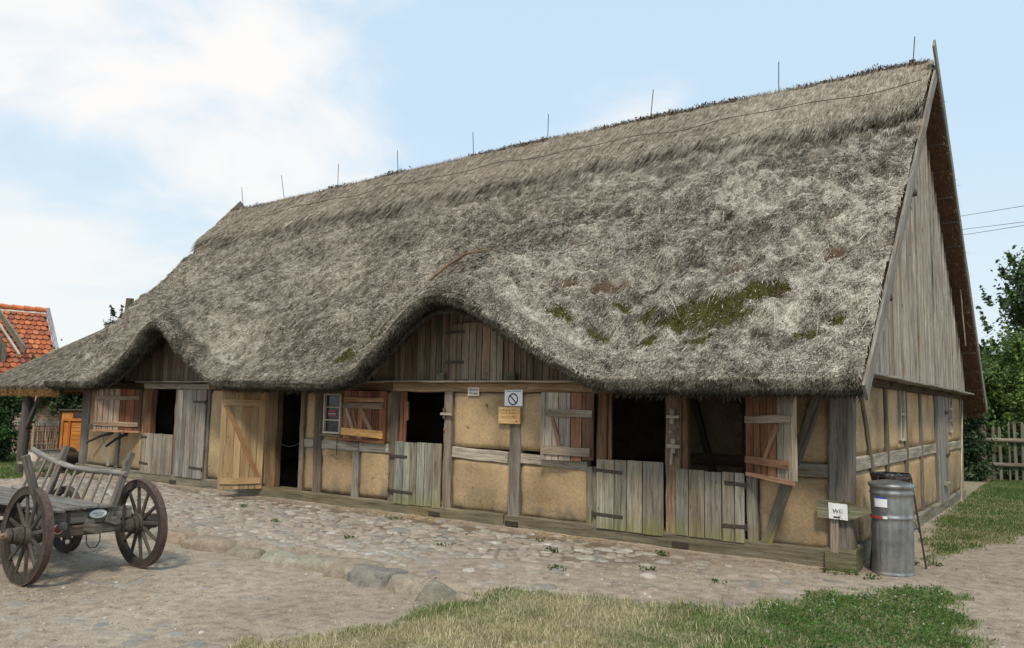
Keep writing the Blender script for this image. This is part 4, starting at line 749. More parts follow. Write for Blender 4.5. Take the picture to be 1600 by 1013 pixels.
# back and left walls, partition inside
mb = MB(); mb.box((-16.85, 10.2, 0), (-.02, 10.38, 2.6), (.4, .3, .17)); mb.build('back_wall', M_CLAY, barn)
mb = MB(); mb.box((-16.86, .2, 0), (-16.7, 10.15, 2.6), (.4, .3, .17)); mb.build('left_wall', M_CLAY, barn)
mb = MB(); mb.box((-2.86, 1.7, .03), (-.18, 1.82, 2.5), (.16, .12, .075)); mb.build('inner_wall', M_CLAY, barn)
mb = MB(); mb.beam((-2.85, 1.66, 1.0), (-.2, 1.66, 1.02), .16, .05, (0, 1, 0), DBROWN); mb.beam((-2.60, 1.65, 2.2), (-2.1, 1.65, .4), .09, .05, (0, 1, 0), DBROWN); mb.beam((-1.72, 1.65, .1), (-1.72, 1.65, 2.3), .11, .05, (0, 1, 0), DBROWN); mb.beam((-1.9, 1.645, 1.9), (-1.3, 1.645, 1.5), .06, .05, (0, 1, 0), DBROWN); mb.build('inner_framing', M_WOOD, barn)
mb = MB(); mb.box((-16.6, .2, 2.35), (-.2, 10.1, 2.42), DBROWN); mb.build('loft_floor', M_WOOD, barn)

# lightning rods along the ridge and their wire
for x0, z0, x1, z1 in [(-18.42, 7.44, -18.58, 8.20), (-16.52, 7.50, -16.72, 8.30), (-14.29, 7.54, -14.30, 8.25), (-12.04, 7.62, -12.09, 8.26), (-9.56, 7.62, -9.60, 8.28), (-7.44, 7.62, -7.43, 8.30), (-4.91, 7.62, -4.84, 8.32), (-2.26, 7.62, -2.25, 8.30), (.03, 7.62, .08, 8.20)]:
    mb = MB(); mb.tube([(x0, RY, z0), (x1, RY, z1)], .0085, seg=6); r_ = mb.build('lightning_rod', M_IRON, barn)
    b = MB(); b.box((x0 - .05, RY - .05, z0 - .03), (x0 + .05, RY + .05, z0 + (.16 if x0 > -1 else .05)), (.03, .03, .03)); b.build('rod_clamp', M_IRON, r_)
mb = MB(); pts = []
for x in np.linspace(-16.5, .3, 60): y = 4.32 + .05 * math.sin(x * 2.1); pts.append((x, y - .13, float(roofz(x, y)) + .16 + .02 * math.sin(x * 3.7)))
mb.tube(pts, .007, seg=5); mb.build('lightning_wire', M_IRON, barn)
# bent branch lying over the eyebrow
mb = MB(); pts = [(x, y - .1, float(roofz(x, y)) + .13) for x, y in [(-6.15, -.05), (-5.95, .18), (-5.68, .26), (-5.15, .22)]]; mb.tube(pts, [.02, .025, .02, .012], (.19, .14, .09), 6); tag(mb.build('fallen_branch', M_WOOD), 'thin bent branch lying on the thatch above the middle eyebrow gable', 'branch')

# ------------------------------------------------------------------ signs
def text(name, body, size, loc, m, parent, rot=(math.pi / 2, 0, 0), bold=.0, sx=1.0):
    cu = bpy.data.curves.new(name, 'FONT'); cu.body = body; cu.size = size; cu.align_x = 'CENTER'; cu.align_y = 'CENTER'; cu.extrude = .0008; cu.offset = bold
    t_ = bpy.data.objects.new(name, cu); COL.objects.link(t_); dg = bpy.context.evaluated_depsgraph_get(); me = bpy.data.meshes.new_from_object(t_.evaluated_get(dg)); bpy.data.objects.remove(t_)
    me.transform(Matrix.Translation(loc) @ Matrix.Rotation(rot[2], 4, 'Z') @ Matrix.Rotation(rot[0], 4, 'X') @ Matrix.Diagonal((sx, 1, 1, 1))); me.materials.clear(); return link(name, me, m, parent)
sg = thing('no_smoking_sign', 'square white sign with a black crossed circle on the clay wall', 'sign', (-4.56, -.03, 1.71))
mb = MB(); mb.beam((-4.56, -.036, 1.712), (-4.56, -.036, 1.945), .315, .008, (0, 1, 0), (.8, .8, .8), 0); mb.build('panel', M_WHITE, sg)
mb = MB(); ro, ri = .088, .068; c0 = (-4.565, 1.81); vs = []; K = 48
for k in range(K): a = 2 * math.pi * k / K; vs += [(c0[0] + math.cos(a) * ro, -.0415, c0[1] + math.sin(a) * ro), (c0[0] + math.cos(a) * ri, -.0415, c0[1] + math.sin(a) * ri)]
mb.add(vs, [(2 * k, 2 * k + 1, (2 * k + 3) % (2 * K), (2 * k + 2) % (2 * K)) for k in range(K)], (0, 0, 0)); mb.beam((c0[0] - .056, -.0415, c0[1] + .056), (c0[0] + .056, -.0415, c0[1] - .056), .02, .001, (0, 1, 0), (0, 0, 0), 0); mb.build('crossed_circle', M_BLACK, sg)
text('lettering', 'PALENIE WZBRONIONE', .026, (-4.56, -.0415, 1.925), M_BLACK, sg)
wsn = thing('wooden_notice', 'small varnished wooden board with faded writing, fixed under the white sign', 'notice board', (-4.61, -.05, 1.45))
mb = MB(); mb.box((-4.80, -.07, 1.455), (-4.42, -.03, 1.70), (.62, .43, .22), 0, 0); mb.build('board', M_SOFT, wsn)
mb = MB(); r2 = random.Random(3)
for zz_, a, b in [(1.655, -4.73, -4.50), (1.61, -4.75, -4.46), (1.565, -4.74, -4.47)]:
    x = a
    while x < b: mb.beam((x, -.0715, zz_ - .014), (x + r2.uniform(-.01, .014), -.0715, zz_ + r2.uniform(.0, .018)), .006, .001, (0, 1, 0), (.30, .15, .06), 0, n=1); x += r2.uniform(.012, .026)
mb.beam((-4.74, -.0715, 1.53), (-4.48, -.0715, 1.533), .006, .001, (0, 1, 0), (.35, .22, .12), 0); mb.build('faded_writing', M_SOFT, wsn)
mb = MB(); mb.lathe((-4.48, -.0705, 1.50), (0, -1, 0), [(0, .02), (.001, .02), (.0012, 0)], (.62, .24, .1), 16); mb.build('red_mark', M_SOFT, wsn)
pl = thing('enamel_plate', 'tiny cream enamel plate with two lines of letters under the eaves', 'plate', (-5.3, -.04, 1.86))
mb = MB(); mb.beam((-5.3, -.034, 1.855), (-5.3, -.034, 1.98), .215, .008, (0, 1, 0), (.8, .75, .66), 0); mb.build('panel', plain('cream_enamel', (.66, .60, .50), .5), pl)
text('lettering', 'ZAKAZ', .05, (-5.3, -.0395, 1.945), M_BLACK, pl); text('lettering', 'PALENIA', .046, (-5.3, -.0395, 1.885), M_BLACK, pl, sx=.95)
wc = thing('arrow_sign', 'mossy wooden arrow board with a white paper reading WC, on the corner post', 'sign', (-.05, -.13, .5))
mb = MB(); y0, y1 = -.135, -.108; prof = [(-.30, .545), (-.30, .745), (.07, .735), (.27, .645), (.06, .55)]
mb.add([(x, y0, z) for x, z in prof] + [(x, y1, z) for x, z in prof], [(0, 4, 3, 2, 1), (5, 6, 7, 8, 9)] + [(i, (i + 1) % 5, 5 + (i + 1) % 5, 5 + i) for i in range(5)], (.155, .16, .11), [(z, y0, x) for x, z in prof] * 2); mb.build('arrow_board', M_WOOD, wc)
mb = MB(); G = [(-.175 + .20 * i / 6, -.139 - .006 * math.sin(i * 1.1) - .004 * j, .545 + .175 * j / 4 - .008 * i / 6 + (.002 * (i % 2))) for j in range(5) for i in range(7)]
mb.add(G, [(j * 7 + i, j * 7 + i + 1, j * 7 + i + 8, j * 7 + i + 7) for j in range(4) for i in range(6)], (.8, .8, .8), None, True); pap = mb.build('paper', M_WHITE, wc); pap['label'] = 'white paper reading WC over an arrow'
text('lettering', 'WC', .062, (-.075, -.160, .63), M_BLACK, wc, bold=-.0)
mb = MB(); yv = -.152; mb.add([(-.125, yv, .560), (-.07, yv, .560), (-.07, yv, .551), (-.045, yv, .567), (-.07, yv, .583), (-.07, yv, .574), (-.125, yv, .574)], [tuple(range(7))], (0, 0, 0)); mb.build('arrow', M_BLACK, wc)

# ------------------------------------------------------------------ waste bins
bx_, by_ = .41, .20
can = thing('dustbin', 'tall dented galvanised steel dustbin with lid at the barn corner', 'dustbin', (bx_, by_, -.03))
R0 = .222
def flute(h, a):
    f = max(0, min(1, (h - .10) / .05)) * max(0, min(1, (.57 - h) / .05)); return .007 * f * (abs(math.cos(a * 9)) ** .5 - .5) + .004 * math.sin(a * 2 + h * 5) * (h > .6) * math.sin(h * 9)
prof = [(.0, R0 - .012), (.02, R0 - .004), (.03, R0 - .012)] + [(.05 + .03 * k, R0 - .012) for k in range(19)] + [(.60, R0 - .010), (.615, R0 + .004), (.63, R0 - .010)] + [(.66 + .04 * k, R0 - .008) for k in range(6)] + [(.875, R0 + .004), (.89, R0 - .006), (.93, R0 - .006), (.945, R0 + .006), (.955, R0 + .0)]
mb = MB(); mb.lathe((bx_, by_, -.03), (0, 0, 1), prof, seg=96, flute=flute); mb.build('drum', M_ZINC, can)
mb = MB(); mb.lathe((bx_, by_, .915), (.02, -.02, 1), [(0, R0 + .014), (.022, R0 + .02), (.034, R0 + .012), (.045, R0 - .03), (.06, R0 - .10), (.065, .04), (.066, 0)], seg=64); lid = mb.build('lid', M_ZINC, can)
mb = MB(); mb.beam((bx_ + .06, by_ - .10, 1.0), (bx_ + .20, by_ - .02, 1.02), .03, .02, (0, 0, 1), (.03, .03, .03)); mb.build('lid_handle', M_IRON, lid)
cdir = Vector((CAM.x - bx_, CAM.y - by_, 0)).normalized(); cside = Vector((-cdir.y, cdir.x, 0))
def on_can(ang, z, r=R0 + .0): d = cdir * math.cos(ang) + cside * math.sin(ang); return Vector((bx_, by_, 0)) + d * r + Vector((0, 0, z))
def can_patch(name, a0, a1, z0, z1, m, r=R0 + .002, tilt=0):
    mb = MB(); K = 8; vs = []
    for k in range(K + 1): a = a0 + (a1 - a0) * k / K; vs += [on_can(a, z0 + tilt * k / K, r), on_can(a, z1 + tilt * k / K, r)]
    mb.add(vs, [(2 * k, 2 * k + 2, 2 * k + 3, 2 * k + 1) for k in range(K)], (.8, .8, .8)); return mb.build(name, m, can)
can_patch('label_sticker', -.86, -.20, .70, .79, M_WHITE); can_patch('sticker_band', -.80, -.25, .790, .806, M_BLUE, R0 + .004)
can_patch('reflective_tape', -1.35, -.42, .575, .60, M_RED, R0 + .006); can_patch('tape_end', -.42, -.20, .578, .606, M_WHITE, R0 + .006)
bag = thing('bin_bag_stand', 'black bin liner hanging in a thin iron tripod stand behind the steel dustbin', 'bag stand', (.44, .62, -.03))
mb = MB(); mb.lathe((.34, .58, .0), (0, 0, 1), [(.14, .06), (.18, .14), (.35, .165), (.6, .175), (.85, .185), (1.0, .205), (1.03, .215), (1.035, .205), (.98, .19), (.85, .18)], seg=48, flute=lambda h, a: .008 * math.sin(a * 13 + h * 7) * (h > .1) + .01 * math.sin(a * 5 + h * 11)); mb.build('bin_liner', M_PLASTIC, bag)
mb = MB(); mb.tube([(.34 + .21 * math.cos(t_), .58 + .21 * math.sin(t_), 1.0) for t_ in np.linspace(0, 2 * math.pi, 25)], .008, seg=6); mb.build('ring', M_IRON, bag)
for a, b in [((.54, .64, 1.0), (.66, .72, -.03)), ((.24, .77, 1.0), (.20, 1.0, -.03)), ((.24, .40, 1.0), (.14, .36, -.03))]: mb = MB(); mb.tube([a, b], .011, (0, 0, 0), 6); mb.build('leg', M_IRON, bag)
mb = MB(); mb.tube([(.34 + .19 * math.cos(t_), .58 + .19 * math.sin(t_), .62) for t_ in np.linspace(0, 2 * math.pi, 25)], .014, seg=6); mb.build('strap', M_RED, bag)
mb = MB(); mb.tube([(.61, .69, .42), (.50, .68, .40), (.48, .74, .45), (.54, .8, .46), (.61, .70, .36)], .006, seg=5); mb.build('wire_loop', M_IRON, bag)
mb = MB(); mb.tube([(.06, 10.25, 2.02), (.10, 9.6, 1.3), (.16, 8.55, .02)], .018, (.36, .34, .29), 8); tag(mb.build('leaning_pole', M_WOOD), 'pale thin pole leaning on the gable wall right of the side door', 'pole')

# ------------------------------------------------------------------ hay cart
cart = thing('hay_cart', 'old grey wooden ladder cart with iron-tyred spoked wheels in the yard', 'cart', (-7.1, -5.1, -.145))
ZG = -.145; WD = (.085, .075, .066); WG = (.15, .145, .14)
def wheel(cx, cy, R_, out, n=12, lean=0.0):
    cz_ = ZG + R_; C = Vector((cx, cy, cz_)); ax = Vector((0, out, lean)).normalized(); e1 = Vector((1, 0, 0)); e2 = ax.cross(e1).normalized()
    def ring(ro, ri, h0, h1, seg=56):
        vs = []
        for k in range(seg):
            a = 2 * math.pi * k / seg; d = e1 * math.cos(a) + e2 * math.sin(a)
            vs += [C + d * ro + ax * h0, C + d * ro + ax * h1, C + d * ri + ax * h1, C + d * ri + ax * h0]
        return vs, [(4 * k + j, 4 * ((k + 1) % seg) + j, 4 * ((k + 1) % seg) + (j + 1) % 4, 4 * k + (j + 1) % 4) for k in range(seg) for j in range(4)]
    mb = MB(); vs, fs = ring(R_ - .012, R_ - .085, -.03, .03); mb.add(vs, fs, (.055, .048, .042)); rim = mb.build('wheel', M_WOOD, cart)
    mb = MB(); vs, fs = ring(R_, R_ - .0125, -.036, .036, 64); mb.add(vs, fs, (.2, .1, .07)); mb.build('tyre', M_TYRE, rim)
    ph = random.uniform(0, .5)
    for k in range(n):
        a = ph + 2 * math.pi * k / n; d = e1 * math.cos(a) + e2 * math.sin(a); mb = MB(); mb.beam(C + d * .08 - ax * .01, C + d * (R_ - .07) + ax * .0, .048, .032, ax, tone((.08, .071, .063), .2), .001, .3, taper=.75); mb.build('spoke', M_WOOD, rim)
    mb = MB(); mb.lathe(C, ax, [(-.17, .0), (-.17, .075), (-.10, .085), (-.06, .105), (.05, .105), (.08, .085), (.17, .072), (.19, .06), (.19, .0)], WD, 28); mb.build('hub', M_WOOD, rim)
    for h in (-.115, -.07, .065, .165): mb = MB(); r_ = {-.115: .087, -.07: .107, .065: .103, .165: .078}[h]; mb.lathe(C + ax * h, ax, [(-.012, r_ - .01), (-.012, r_), (.012, r_), (.012, r_ - .01)], seg=28); mb.build('hub_band', M_IRON, rim)
    mb = MB(); mb.lathe(C + ax * .19, ax, [(0, .035), (.07, .03), (.075, .0)], (.22, .15, .09), 12); mb.tube([C + ax * .24 - e1 * .09 - e2 * .02, C + ax * .24 + e1 * .09 + e2 * .03], .009, seg=6); mb.build('axle_end', M_WOOD, rim)
    return rim
wheel(-6.49, -5.70, .483, -1, 12, .05); wheel(-6.45, -4.53, .483, 1, 12, .05); wheel(-7.93, -4.62, .395, 1, 10, .05); wheel(-7.95, -5.68, .395, -1, 10, .05)
def cb(name, a, b, w, t, col=WG, up=(0, 0, 1), m=M_WOOD, jit=.003, par=None): mb = MB(); mb.beam(a, b, w, t, up, col, jit, .14); return mb.build(name, m, par or cart)
XA = -6.47; ZA = ZG + .483
cb('axle_beam', (XA, -5.58, ZA), (XA, -4.66, ZA), .12, .11, (.12, .11, .10)); cb('bolster', (XA, -5.62, ZA + .135), (XA, -4.66, ZA + .135), .12, .13, (.17, .165, .155))
cb('axle_beam', (-7.94, -5.55, ZG + .395), (-7.94, -4.75, ZG + .395), .12, .11, (.12, .11, .10)); cb('bolster', (-7.94, -5.62, ZA + .12), (-7.94, -4.74, ZA + .12), .12, .13, (.14, .135, .125))
cb('reach_pole', (-6.2, -5.13, ZA + .02), (-9.6, -5.15, ZA + .0), .09, .09, (.13, .12, .11), (0, 0, 1))
for y in (-5.42, -5.13, -4.86): cb('bearer_end', (XA + .0, y, ZA + .07), (XA + .13, y, ZA + .07), .075, .075, (.15, .145, .14))
for y in (-5.34, -4.75): mb = MB(); mb.beam((XA + .066, y, ZA - .08), (XA + .066, y, ZA + .21), .035, .008, (1, 0, 0), (.05, .04, .035)); mb.build('iron_strap', M_IRON, cart)
mb = MB(); mb.tube([(XA + .08, -5.16, ZA + .03), (XA + .09, -5.15, ZA - .14), (XA + .09, -5.11, ZA - .19), (XA + .09, -5.05, ZA - .19), (XA + .09, -5.01, ZA - .13), (XA + .08, -5.01, ZA + .04)], .007, seg=6); mb.build('iron_ring', M_IRON, cart)
for dx_, zc in ((0, .03), (-.17, .035), (-.34, .03)): pass
mb = MB()
for k, y in enumerate(np.linspace(-5.50, -4.97, 4)): mb.beam((-6.32 - .05 * (k % 2), y + .0, ZA + .225 + .008 * (k % 3)), (-9.5, y, ZA + .225), .165, .022, (0, 0, 1), tone((.16, .158, .155), .15), .002)
mb.build('floor_boards', M_WOOD, cart)
def stake(a, b): return cb('stake', a, b, .072, .055, (.135, .125, .118), (1, 0, 0), jit=.002)
stake((-6.42, -4.93, ZA + .05), (-6.42, -4.70, 1.12)); stake((-6.42, -5.56, ZA + .05), (-6.42, -5.80, 1.13)); stake((-7.86, -4.93, ZA + .05), (-7.84, -4.71, 1.13)); stake((-7.86, -5.56, ZA + .05), (-7.86, -5.79, 1.10))
lad = MB(); lad.tube([(-8.62, -4.735, 1.05), (-8.48, -4.745, 1.02), (-8.0, -4.775, .95), (-7.48, -4.79, .895), (-6.93, -4.79, .895), (-6.60, -4.785, .90), (-6.36, -4.78, .895)], [.034, .036, .034, .032, .032, .032, .03], (.22, .215, .21), 10); lr = lad.build('side_ladder', M_WOOD, cart)
mb = MB(); mb.tube([(-8.7, -4.90, .60), (-7.8, -4.925, .51), (-6.45, -4.925, .52)], .028, (.19, .185, .18), 8); mb.build('lower_rail', M_WOOD, lr)
for x0, z0, x1, z1 in [(-8.38, .99, -8.41, .60), (-8.19, .97, -8.22, .58), (-7.98, .93, -7.99, .55), (-7.80, .91, -7.83, .52), (-7.59, .895, -7.64, .51), (-7.40, .89, -7.44, .5), (-7.20, .89, -7.24, .5), (-7.01, .89, -7.04, .5), (-6.82, .89, -6.83, .51), (-6.62, .90, -6.63, .52)]:
    mb = MB(); yt = -4.79 + (.03 if z0 > .95 else 0); mb.beam((x0, yt, z0), (x1, -4.92, z1), .036, .022, (0, 1, 0), tone((.21, .20, .19), .12), .001); mb.build('rung', M_WOOD, lr)
mb = MB(); mb.lathe((XA + .075, -5.04, ZA + .155), (1, 0, 0), [(0, .075), (.006, .075), (.008, .068), (.008, 0)], seg=28)
vv = [(x, -5.04 + (y + 5.04) * 1.25, ZA + .155 + (z - ZA - .155) * .62) for x, y, z in mb.v]; mb.v = vv; op = mb.build('maker_plate', M_WHITE, cart); op['label'] = 'oval white enamel plate'
mb = MB(); r2 = random.Random(5)
for z, a, b in ((ZA + .162, -5.10, -4.985), (ZA + .140, -5.07, -5.0)):
    y = a
    while y < b: mb.box((XA + .0835, y, z - .006), (XA + .0842, y + .008, z + .006)); y += r2.uniform(.012, .018)
mb.build('worn_lettering', M_BLACK, op)
mb = MB(); mb.lathe((XA + .07, -5.45, ZA + .04), (1, 0, 0), [(0, .05), (.02, .05), (.025, .04)], seg=20); rf_ = mb.build('reflector_rim', plain('dusty_white', (.55, .5, .46)), cart)
mb = MB(); mb.lathe((XA + .095, -5.45, ZA + .04), (1, 0, 0), [(0, .038), (.008, .034), (.010, .0)], seg=20); mb.build('reflector', plain('red_reflector', (.25, .015, .02), .3), cart)

# ------------------------------------------------------------------ leaves and trees
def leafcloud(centres, radii, n, size, base, var=.35, flat=1.0):
    """leaf-sized faces spread over many clumps; returns verts, tris, colours"""
    centres = np.array(centres, float); radii = np.array(radii, float); k = rng.choice(len(centres), n, p=radii ** 2 / np.sum(radii ** 2)); d = rng.normal(0, 1, (n, 3)); d /= np.linalg.norm(d, axis=1, keepdims=True)
    r = radii[k] * (rng.uniform(0, 1, n) ** .4) * (1 + .25 * rng.normal(0, 1, n)); P_ = centres[k] + d * r[:, None] * np.array([1, 1, .85])
    nn = d + rng.normal(0, .7, (n, 3)) + np.array([0, 0, .5]); nn /= np.linalg.norm(nn, axis=1, keepdims=True); a = np.cross(nn, rng.normal(0, 1, (n, 3))); a /= np.linalg.norm(a, axis=1, keepdims=True); b = np.cross(nn, a)
    s = size * rng.uniform(.6, 1.3, n)[:, None]; tip = P_ + a * s; V = np.stack([P_ - a * s * .8, P_ + b * s * .5 - nn * s * .12, tip, P_ - b * s * .5 - nn * s * .12], 1)
    cl = 1 + .3 * rng.normal(0, 1, len(centres)); f = (np.clip(cl, .5, 1.6)[k] * rng.uniform(1 - var, 1 + var, n))[:, None]; c = np.array([base]) * f; c[:, 0] *= rng.uniform(.8, 1.3, n)
    F_ = np.array([(0, 1, 2), (0, 2, 3)])[None] + (np.arange(n) * 4)[:, None, None]; return V.reshape(-1, 3), F_.reshape(-1, 3), np.repeat(c, 4, 0)
def crown_obj(name, clouds, parent):
    V, F_, C_, o_ = [], [], [], 0
    for v, f, c in clouds: V.append(v); F_.append(f + o_); C_.append(c); o_ += len(v)
    me = npmesh(name, np.concatenate(V), np.concatenate(F_), 3, np.concatenate(C_)); return link(name, me, M_LEAF, parent)
def tree(name, label, cat, base, H, R_, trunk_h, nclump, nleaf, size, col, group=None, sprigs=0, squash=1.0, low=.25, tr=.16):
    t_ = thing(name, label, cat, base, group); bx, by, bz = base; cc = []; rr = []
    mb = MB(); mb.tube([(bx, by, bz - .1), (bx + .1, by, bz + trunk_h * .6), (bx, by, bz + H * .55), (bx + .15, by, bz + H * .85)], [tr, tr * .8, tr * .5, tr * .15], (.10, .08, .06), 8)
    for k in range(nclump):
        z = rng.uniform(low, .95); e = math.sqrt(max(.05, 1 - ((z - .5) / .52) ** 2)); a = rng.uniform(0, 2 * math.pi); r = R_ * e * math.sqrt(rng.uniform(.1, 1)) * .85
        p = (bx + r * math.cos(a), by + r * math.sin(a) * squash, bz + H * z); cc.append(p); rr.append(R_ * rng.uniform(.16, .34))
        if k % 2 == 0: mb.tube([(bx, by, bz + H * z * .6), ((bx + p[0]) / 2, (by + p[1]) / 2, bz + H * z * .85), p], [tr * .4, tr * .22, .01], (.09, .075, .055), 5)
    mb.build('trunk', M_WOOD, t_); cl = [leafcloud(cc, rr, nleaf, size, col)]
    if sprigs:
        sc_, sr_ = [], []
        for k in range(sprigs):
            a = rng.uniform(0, 2 * math.pi); z = rng.uniform(.35, .95); e = math.sqrt(max(.05, 1 - ((z - .5) / .52) ** 2)); p0 = np.array([bx + R_ * e * math.cos(a), by + R_ * e * math.sin(a), bz + H * z])
            dr = np.array([math.cos(a) * .4, math.sin(a) * .4, 1.0]) * rng.uniform(.3, .8)
            for q in np.linspace(0, 1, 5): sc_.append(p0 + dr * q); sr_.append(.17 * (1 - .6 * q))
        cl.append(leafcloud(sc_, sr_, sprigs * 90, size, col))
    crown_obj('crown', cl, t_); return t_
tree('maple_tree', 'tall dark green tree beyond the fence at the right edge', 'tree', (1.9, 25.5, 0), 8.1, 2.7, 2, 120, 26000, .10, (.062, .115, .035), sprigs=60, low=.3)
tree('maple_tree', 'second dark tree filling the gap behind the light green shrub', 'tree', (4.2, 24.0, 0), 7.2, 3.0, 2, 90, 16000, .11, (.062, .112, .035), sprigs=30)
tree('leafy_shrub', 'tall light green shrub with upright shoots behind the picket fence', 'shrub', (1.2, 18.8, 0), 4.3, 1.35, .8, 110, 26000, .065, (.11, .195, .04), sprigs=60, low=.1, tr=.05)
tree('leafy_shrub', 'mid green shrub at the far corner of the barn gable', 'shrub', (-.15, 18.2, 0), 3.2, .95, .8, 80, 15000, .06, (.08, .145, .035), sprigs=20, low=.1, tr=.05)
tree('leafy_shrub', 'pale green shrub behind the fence cut by the right edge', 'shrub', (2.9, 18.2, 0), 4.0, 1.3, .8, 80, 14000, .065, (.10, .18, .04), sprigs=30, low=.1, tr=.05)
# creeper at the end of the fence
cr_ = thing('creeper', 'dark green creeper smothering the left end of the picket fence', 'creeper', (-.35, 15.2, 0)); cc, rr = [], []
for k in range(60): cc.append((-.55 + rng.uniform(-.5, .55), 15.2 + rng.uniform(-.4, .4), rng.uniform(.1, 2.1))); rr.append(rng.uniform(.15, .3))
crown_obj('foliage', [leafcloud(cc, rr, 11000, .055, (.03, .06, .02))], cr_); mb = MB(); mb.tube([(-.4, 15.3, -.05), (-.5, 15.2, 1.0), (-.3, 15.2, 1.8)], .02, BROWN, 5); mb.build('stem', M_WOOD, cr_)
fw = thing('undergrowth', 'leafy weeds growing through the picket fence', 'weeds', (1.0, 15.9, 0)); cc, rr = [], []
for k in range(60): cc.append((rng.uniform(.0, 2.6), 16.0 + rng.uniform(-.05, .5), rng.uniform(.05, .9))); rr.append(rng.uniform(.1, .25))
crown_obj('foliage', [leafcloud(cc, rr, 7000, .05, (.05, .095, .028))], fw)

fence = thing('picket_fence', 'weathered picket fence with two round rails beyond the barn', 'fence', (.9, 15.75, 0)); f0 = Vector((-.10, 15.28, 0)); f1 = Vector((3.6, 17.2, 0)); fd = (f1 - f0).normalized()
for z, r_ in ((1.06, .055), (.42, .05)): mb = MB(); mb.tube([f0 + fd * .0 + Vector((0, -.06, z)), f0 + fd * 1.2 + Vector((0, -.07, z - .01)), f1 + Vector((0, -.06, z - .04))], [r_, r_ * 1.15, r_], (.17, .16, .135), 8); mb.build('rail', M_WOOD, fence)
k = .12
while k < 4.1:
    p = f0 + fd * k; h = random.uniform(1.42, 1.58); wv_ = random.uniform(.045, .095); mb = MB(); off = random.uniform(-.02, .02); tp = p + Vector((off, 0, h)); mb.beam(p + Vector((0, 0, -.05)), tp - Vector((0, 0, .08)), wv_, .03, (fd.y, -fd.x, 0), tone((.13, .133, .112), .2), .003)
    mb.beam(tp - Vector((0, 0, .08)), tp, wv_, .03, (fd.y, -fd.x, 0), (.135, .13, .112), 0, taper=.25, n=1); mb.build('picket', M_WOOD, fence); k += random.uniform(.13, .22)
for p in (f0 + fd * .02, f1): mb = MB(); mb.tube([p + Vector((0, .05, -.1)), p + Vector((0, .05, 1.45))], .085, (.20, .195, .165), 10); mb.build('fence_post', M_WOOD, fence)
# overhead wires
def at(u, v, D): return CAM + (FV + RV * ((u - 800) / F_PX) - UV * ((v - 506.5) / F_PX)) * D
for k, (a, b) in enumerate([((1507, 337), (1600, 322)), ((1510, 358), (1600, 347)), ((1510, 366.5), (1600, 352.5))]):
    p, q_ = at(*a, 40), at(*b, 30); d = q_ - p; mb = MB(); mb.tube([p - d * 1.5, p, q_, q_ + d * 1.5], .011, seg=5)
    tag(mb.build('overhead_wire', M_IRON), ['uppermost overhead wire crossing the sky right of the gable', 'middle of the three overhead wires right of the gable', 'lowest of the three overhead wires right of the gable'][k], 'wire', 'overhead wires')

# ------------------------------------------------------------------ house, wagon, wattle fence, bench and bushes at the left
hz_ = math.radians(10); E1 = Vector((math.sin(hz_), math.cos(hz_), 0)); EN = Vector((E1.y, -E1.x, 0)); HR = Vector((-31.38, 5.61, 5.07))
house = thing('brick_house', 'brick house with an orange clay tile roof and a wooden dormer, beyond the lean-to', 'house', (-30, 2, -.3))
sl = math.radians(46); DN = EN * math.cos(sl) - Vector((0, 0, math.sin(sl))); NRM = EN * math.sin(sl) + Vector((0, 0, math.cos(sl)))
def RP(a, b, h=0): return HR - E1 * a + DN * b + NRM * h       # a along the ridge to the left, b down the slope
mb = MB(); r2 = random.Random(9); TC = [(.36, .115, .055), (.44, .135, .055), (.33, .10, .052), (.46, .165, .07), (.27, .095, .06)]
mb.quad([RP(0, 0, -.05), RP(9, 0, -.05), RP(9, 4.6, -.05), RP(0, 4.6, -.05)], (.3, .1, .05))
for r_ in range(17):
    b0 = .10 + r_ * .265
    for k in range(42):
        a0 = .02 + k * .21 + (r_ % 2) * .105; c = tone(r2.choice(TC), .15); hh = .045 + r2.uniform(-.006, .008)
        pts = [RP(a0, b0 - .03, .0), RP(a0 + .2, b0 - .03, .0), RP(a0 + .2, b0 + .20, hh), RP(a0 + .16, b0 + .265, hh + .006), RP(a0 + .10, b0 + .29, hh + .008), RP(a0 + .04, b0 + .265, hh + .006), RP(a0, b0 + .20, hh)]
        low_ = [p - NRM * .03 for p in pts[2:]]; mb.add(pts + low_, [tuple(range(7))] + [(2 + i, 7 + i, 8 + i, 3 + i) for i in range(4)], c)
rf = mb.build('roof', M_TILE, house)
mb = MB()
for k in range(23): mb.tube([RP(k * .4, -.02, .03), RP(k * .4 + .38, -.02, .05)], [.10, .12], tone((.55, .17, .065), .15), 10)
mb.build('ridge_tiles', M_TILE, rf)
mb = MB(); mb.beam(RP(.03, .12, .0), RP(9, .12, .0), .12, .05, NRM, (.5, .48, .42)); mb.build('mortar_bed', plain('lime_mortar', (.5, .47, .41), .9, 0, 8, .5, 1.3), rf)
mb = MB(); mb.beam(RP(-.06, -.1, .06), RP(-.06, 4.7, .06), .14, .12, NRM, (.30, .31, .36)); mb.build('verge_board', M_WOOD, house)
gz = -.3; ev = HR + DN * 4.35; ev2 = ev - E1 * 9
mb = MB(); wl = EN * -.25; mb2 = [ev + wl, ev2 + wl]; 
hb = bpy.data.meshes.new('wall'); L_ = 9.0; Hh = ev.z - gz + .2; vs = [(0, 0, 0), (L_, 0, 0), (L_, 0, Hh), (0, 0, Hh), (0, .3, 0), (L_, .3, 0), (L_, .3, Hh), (0, .3, Hh)]
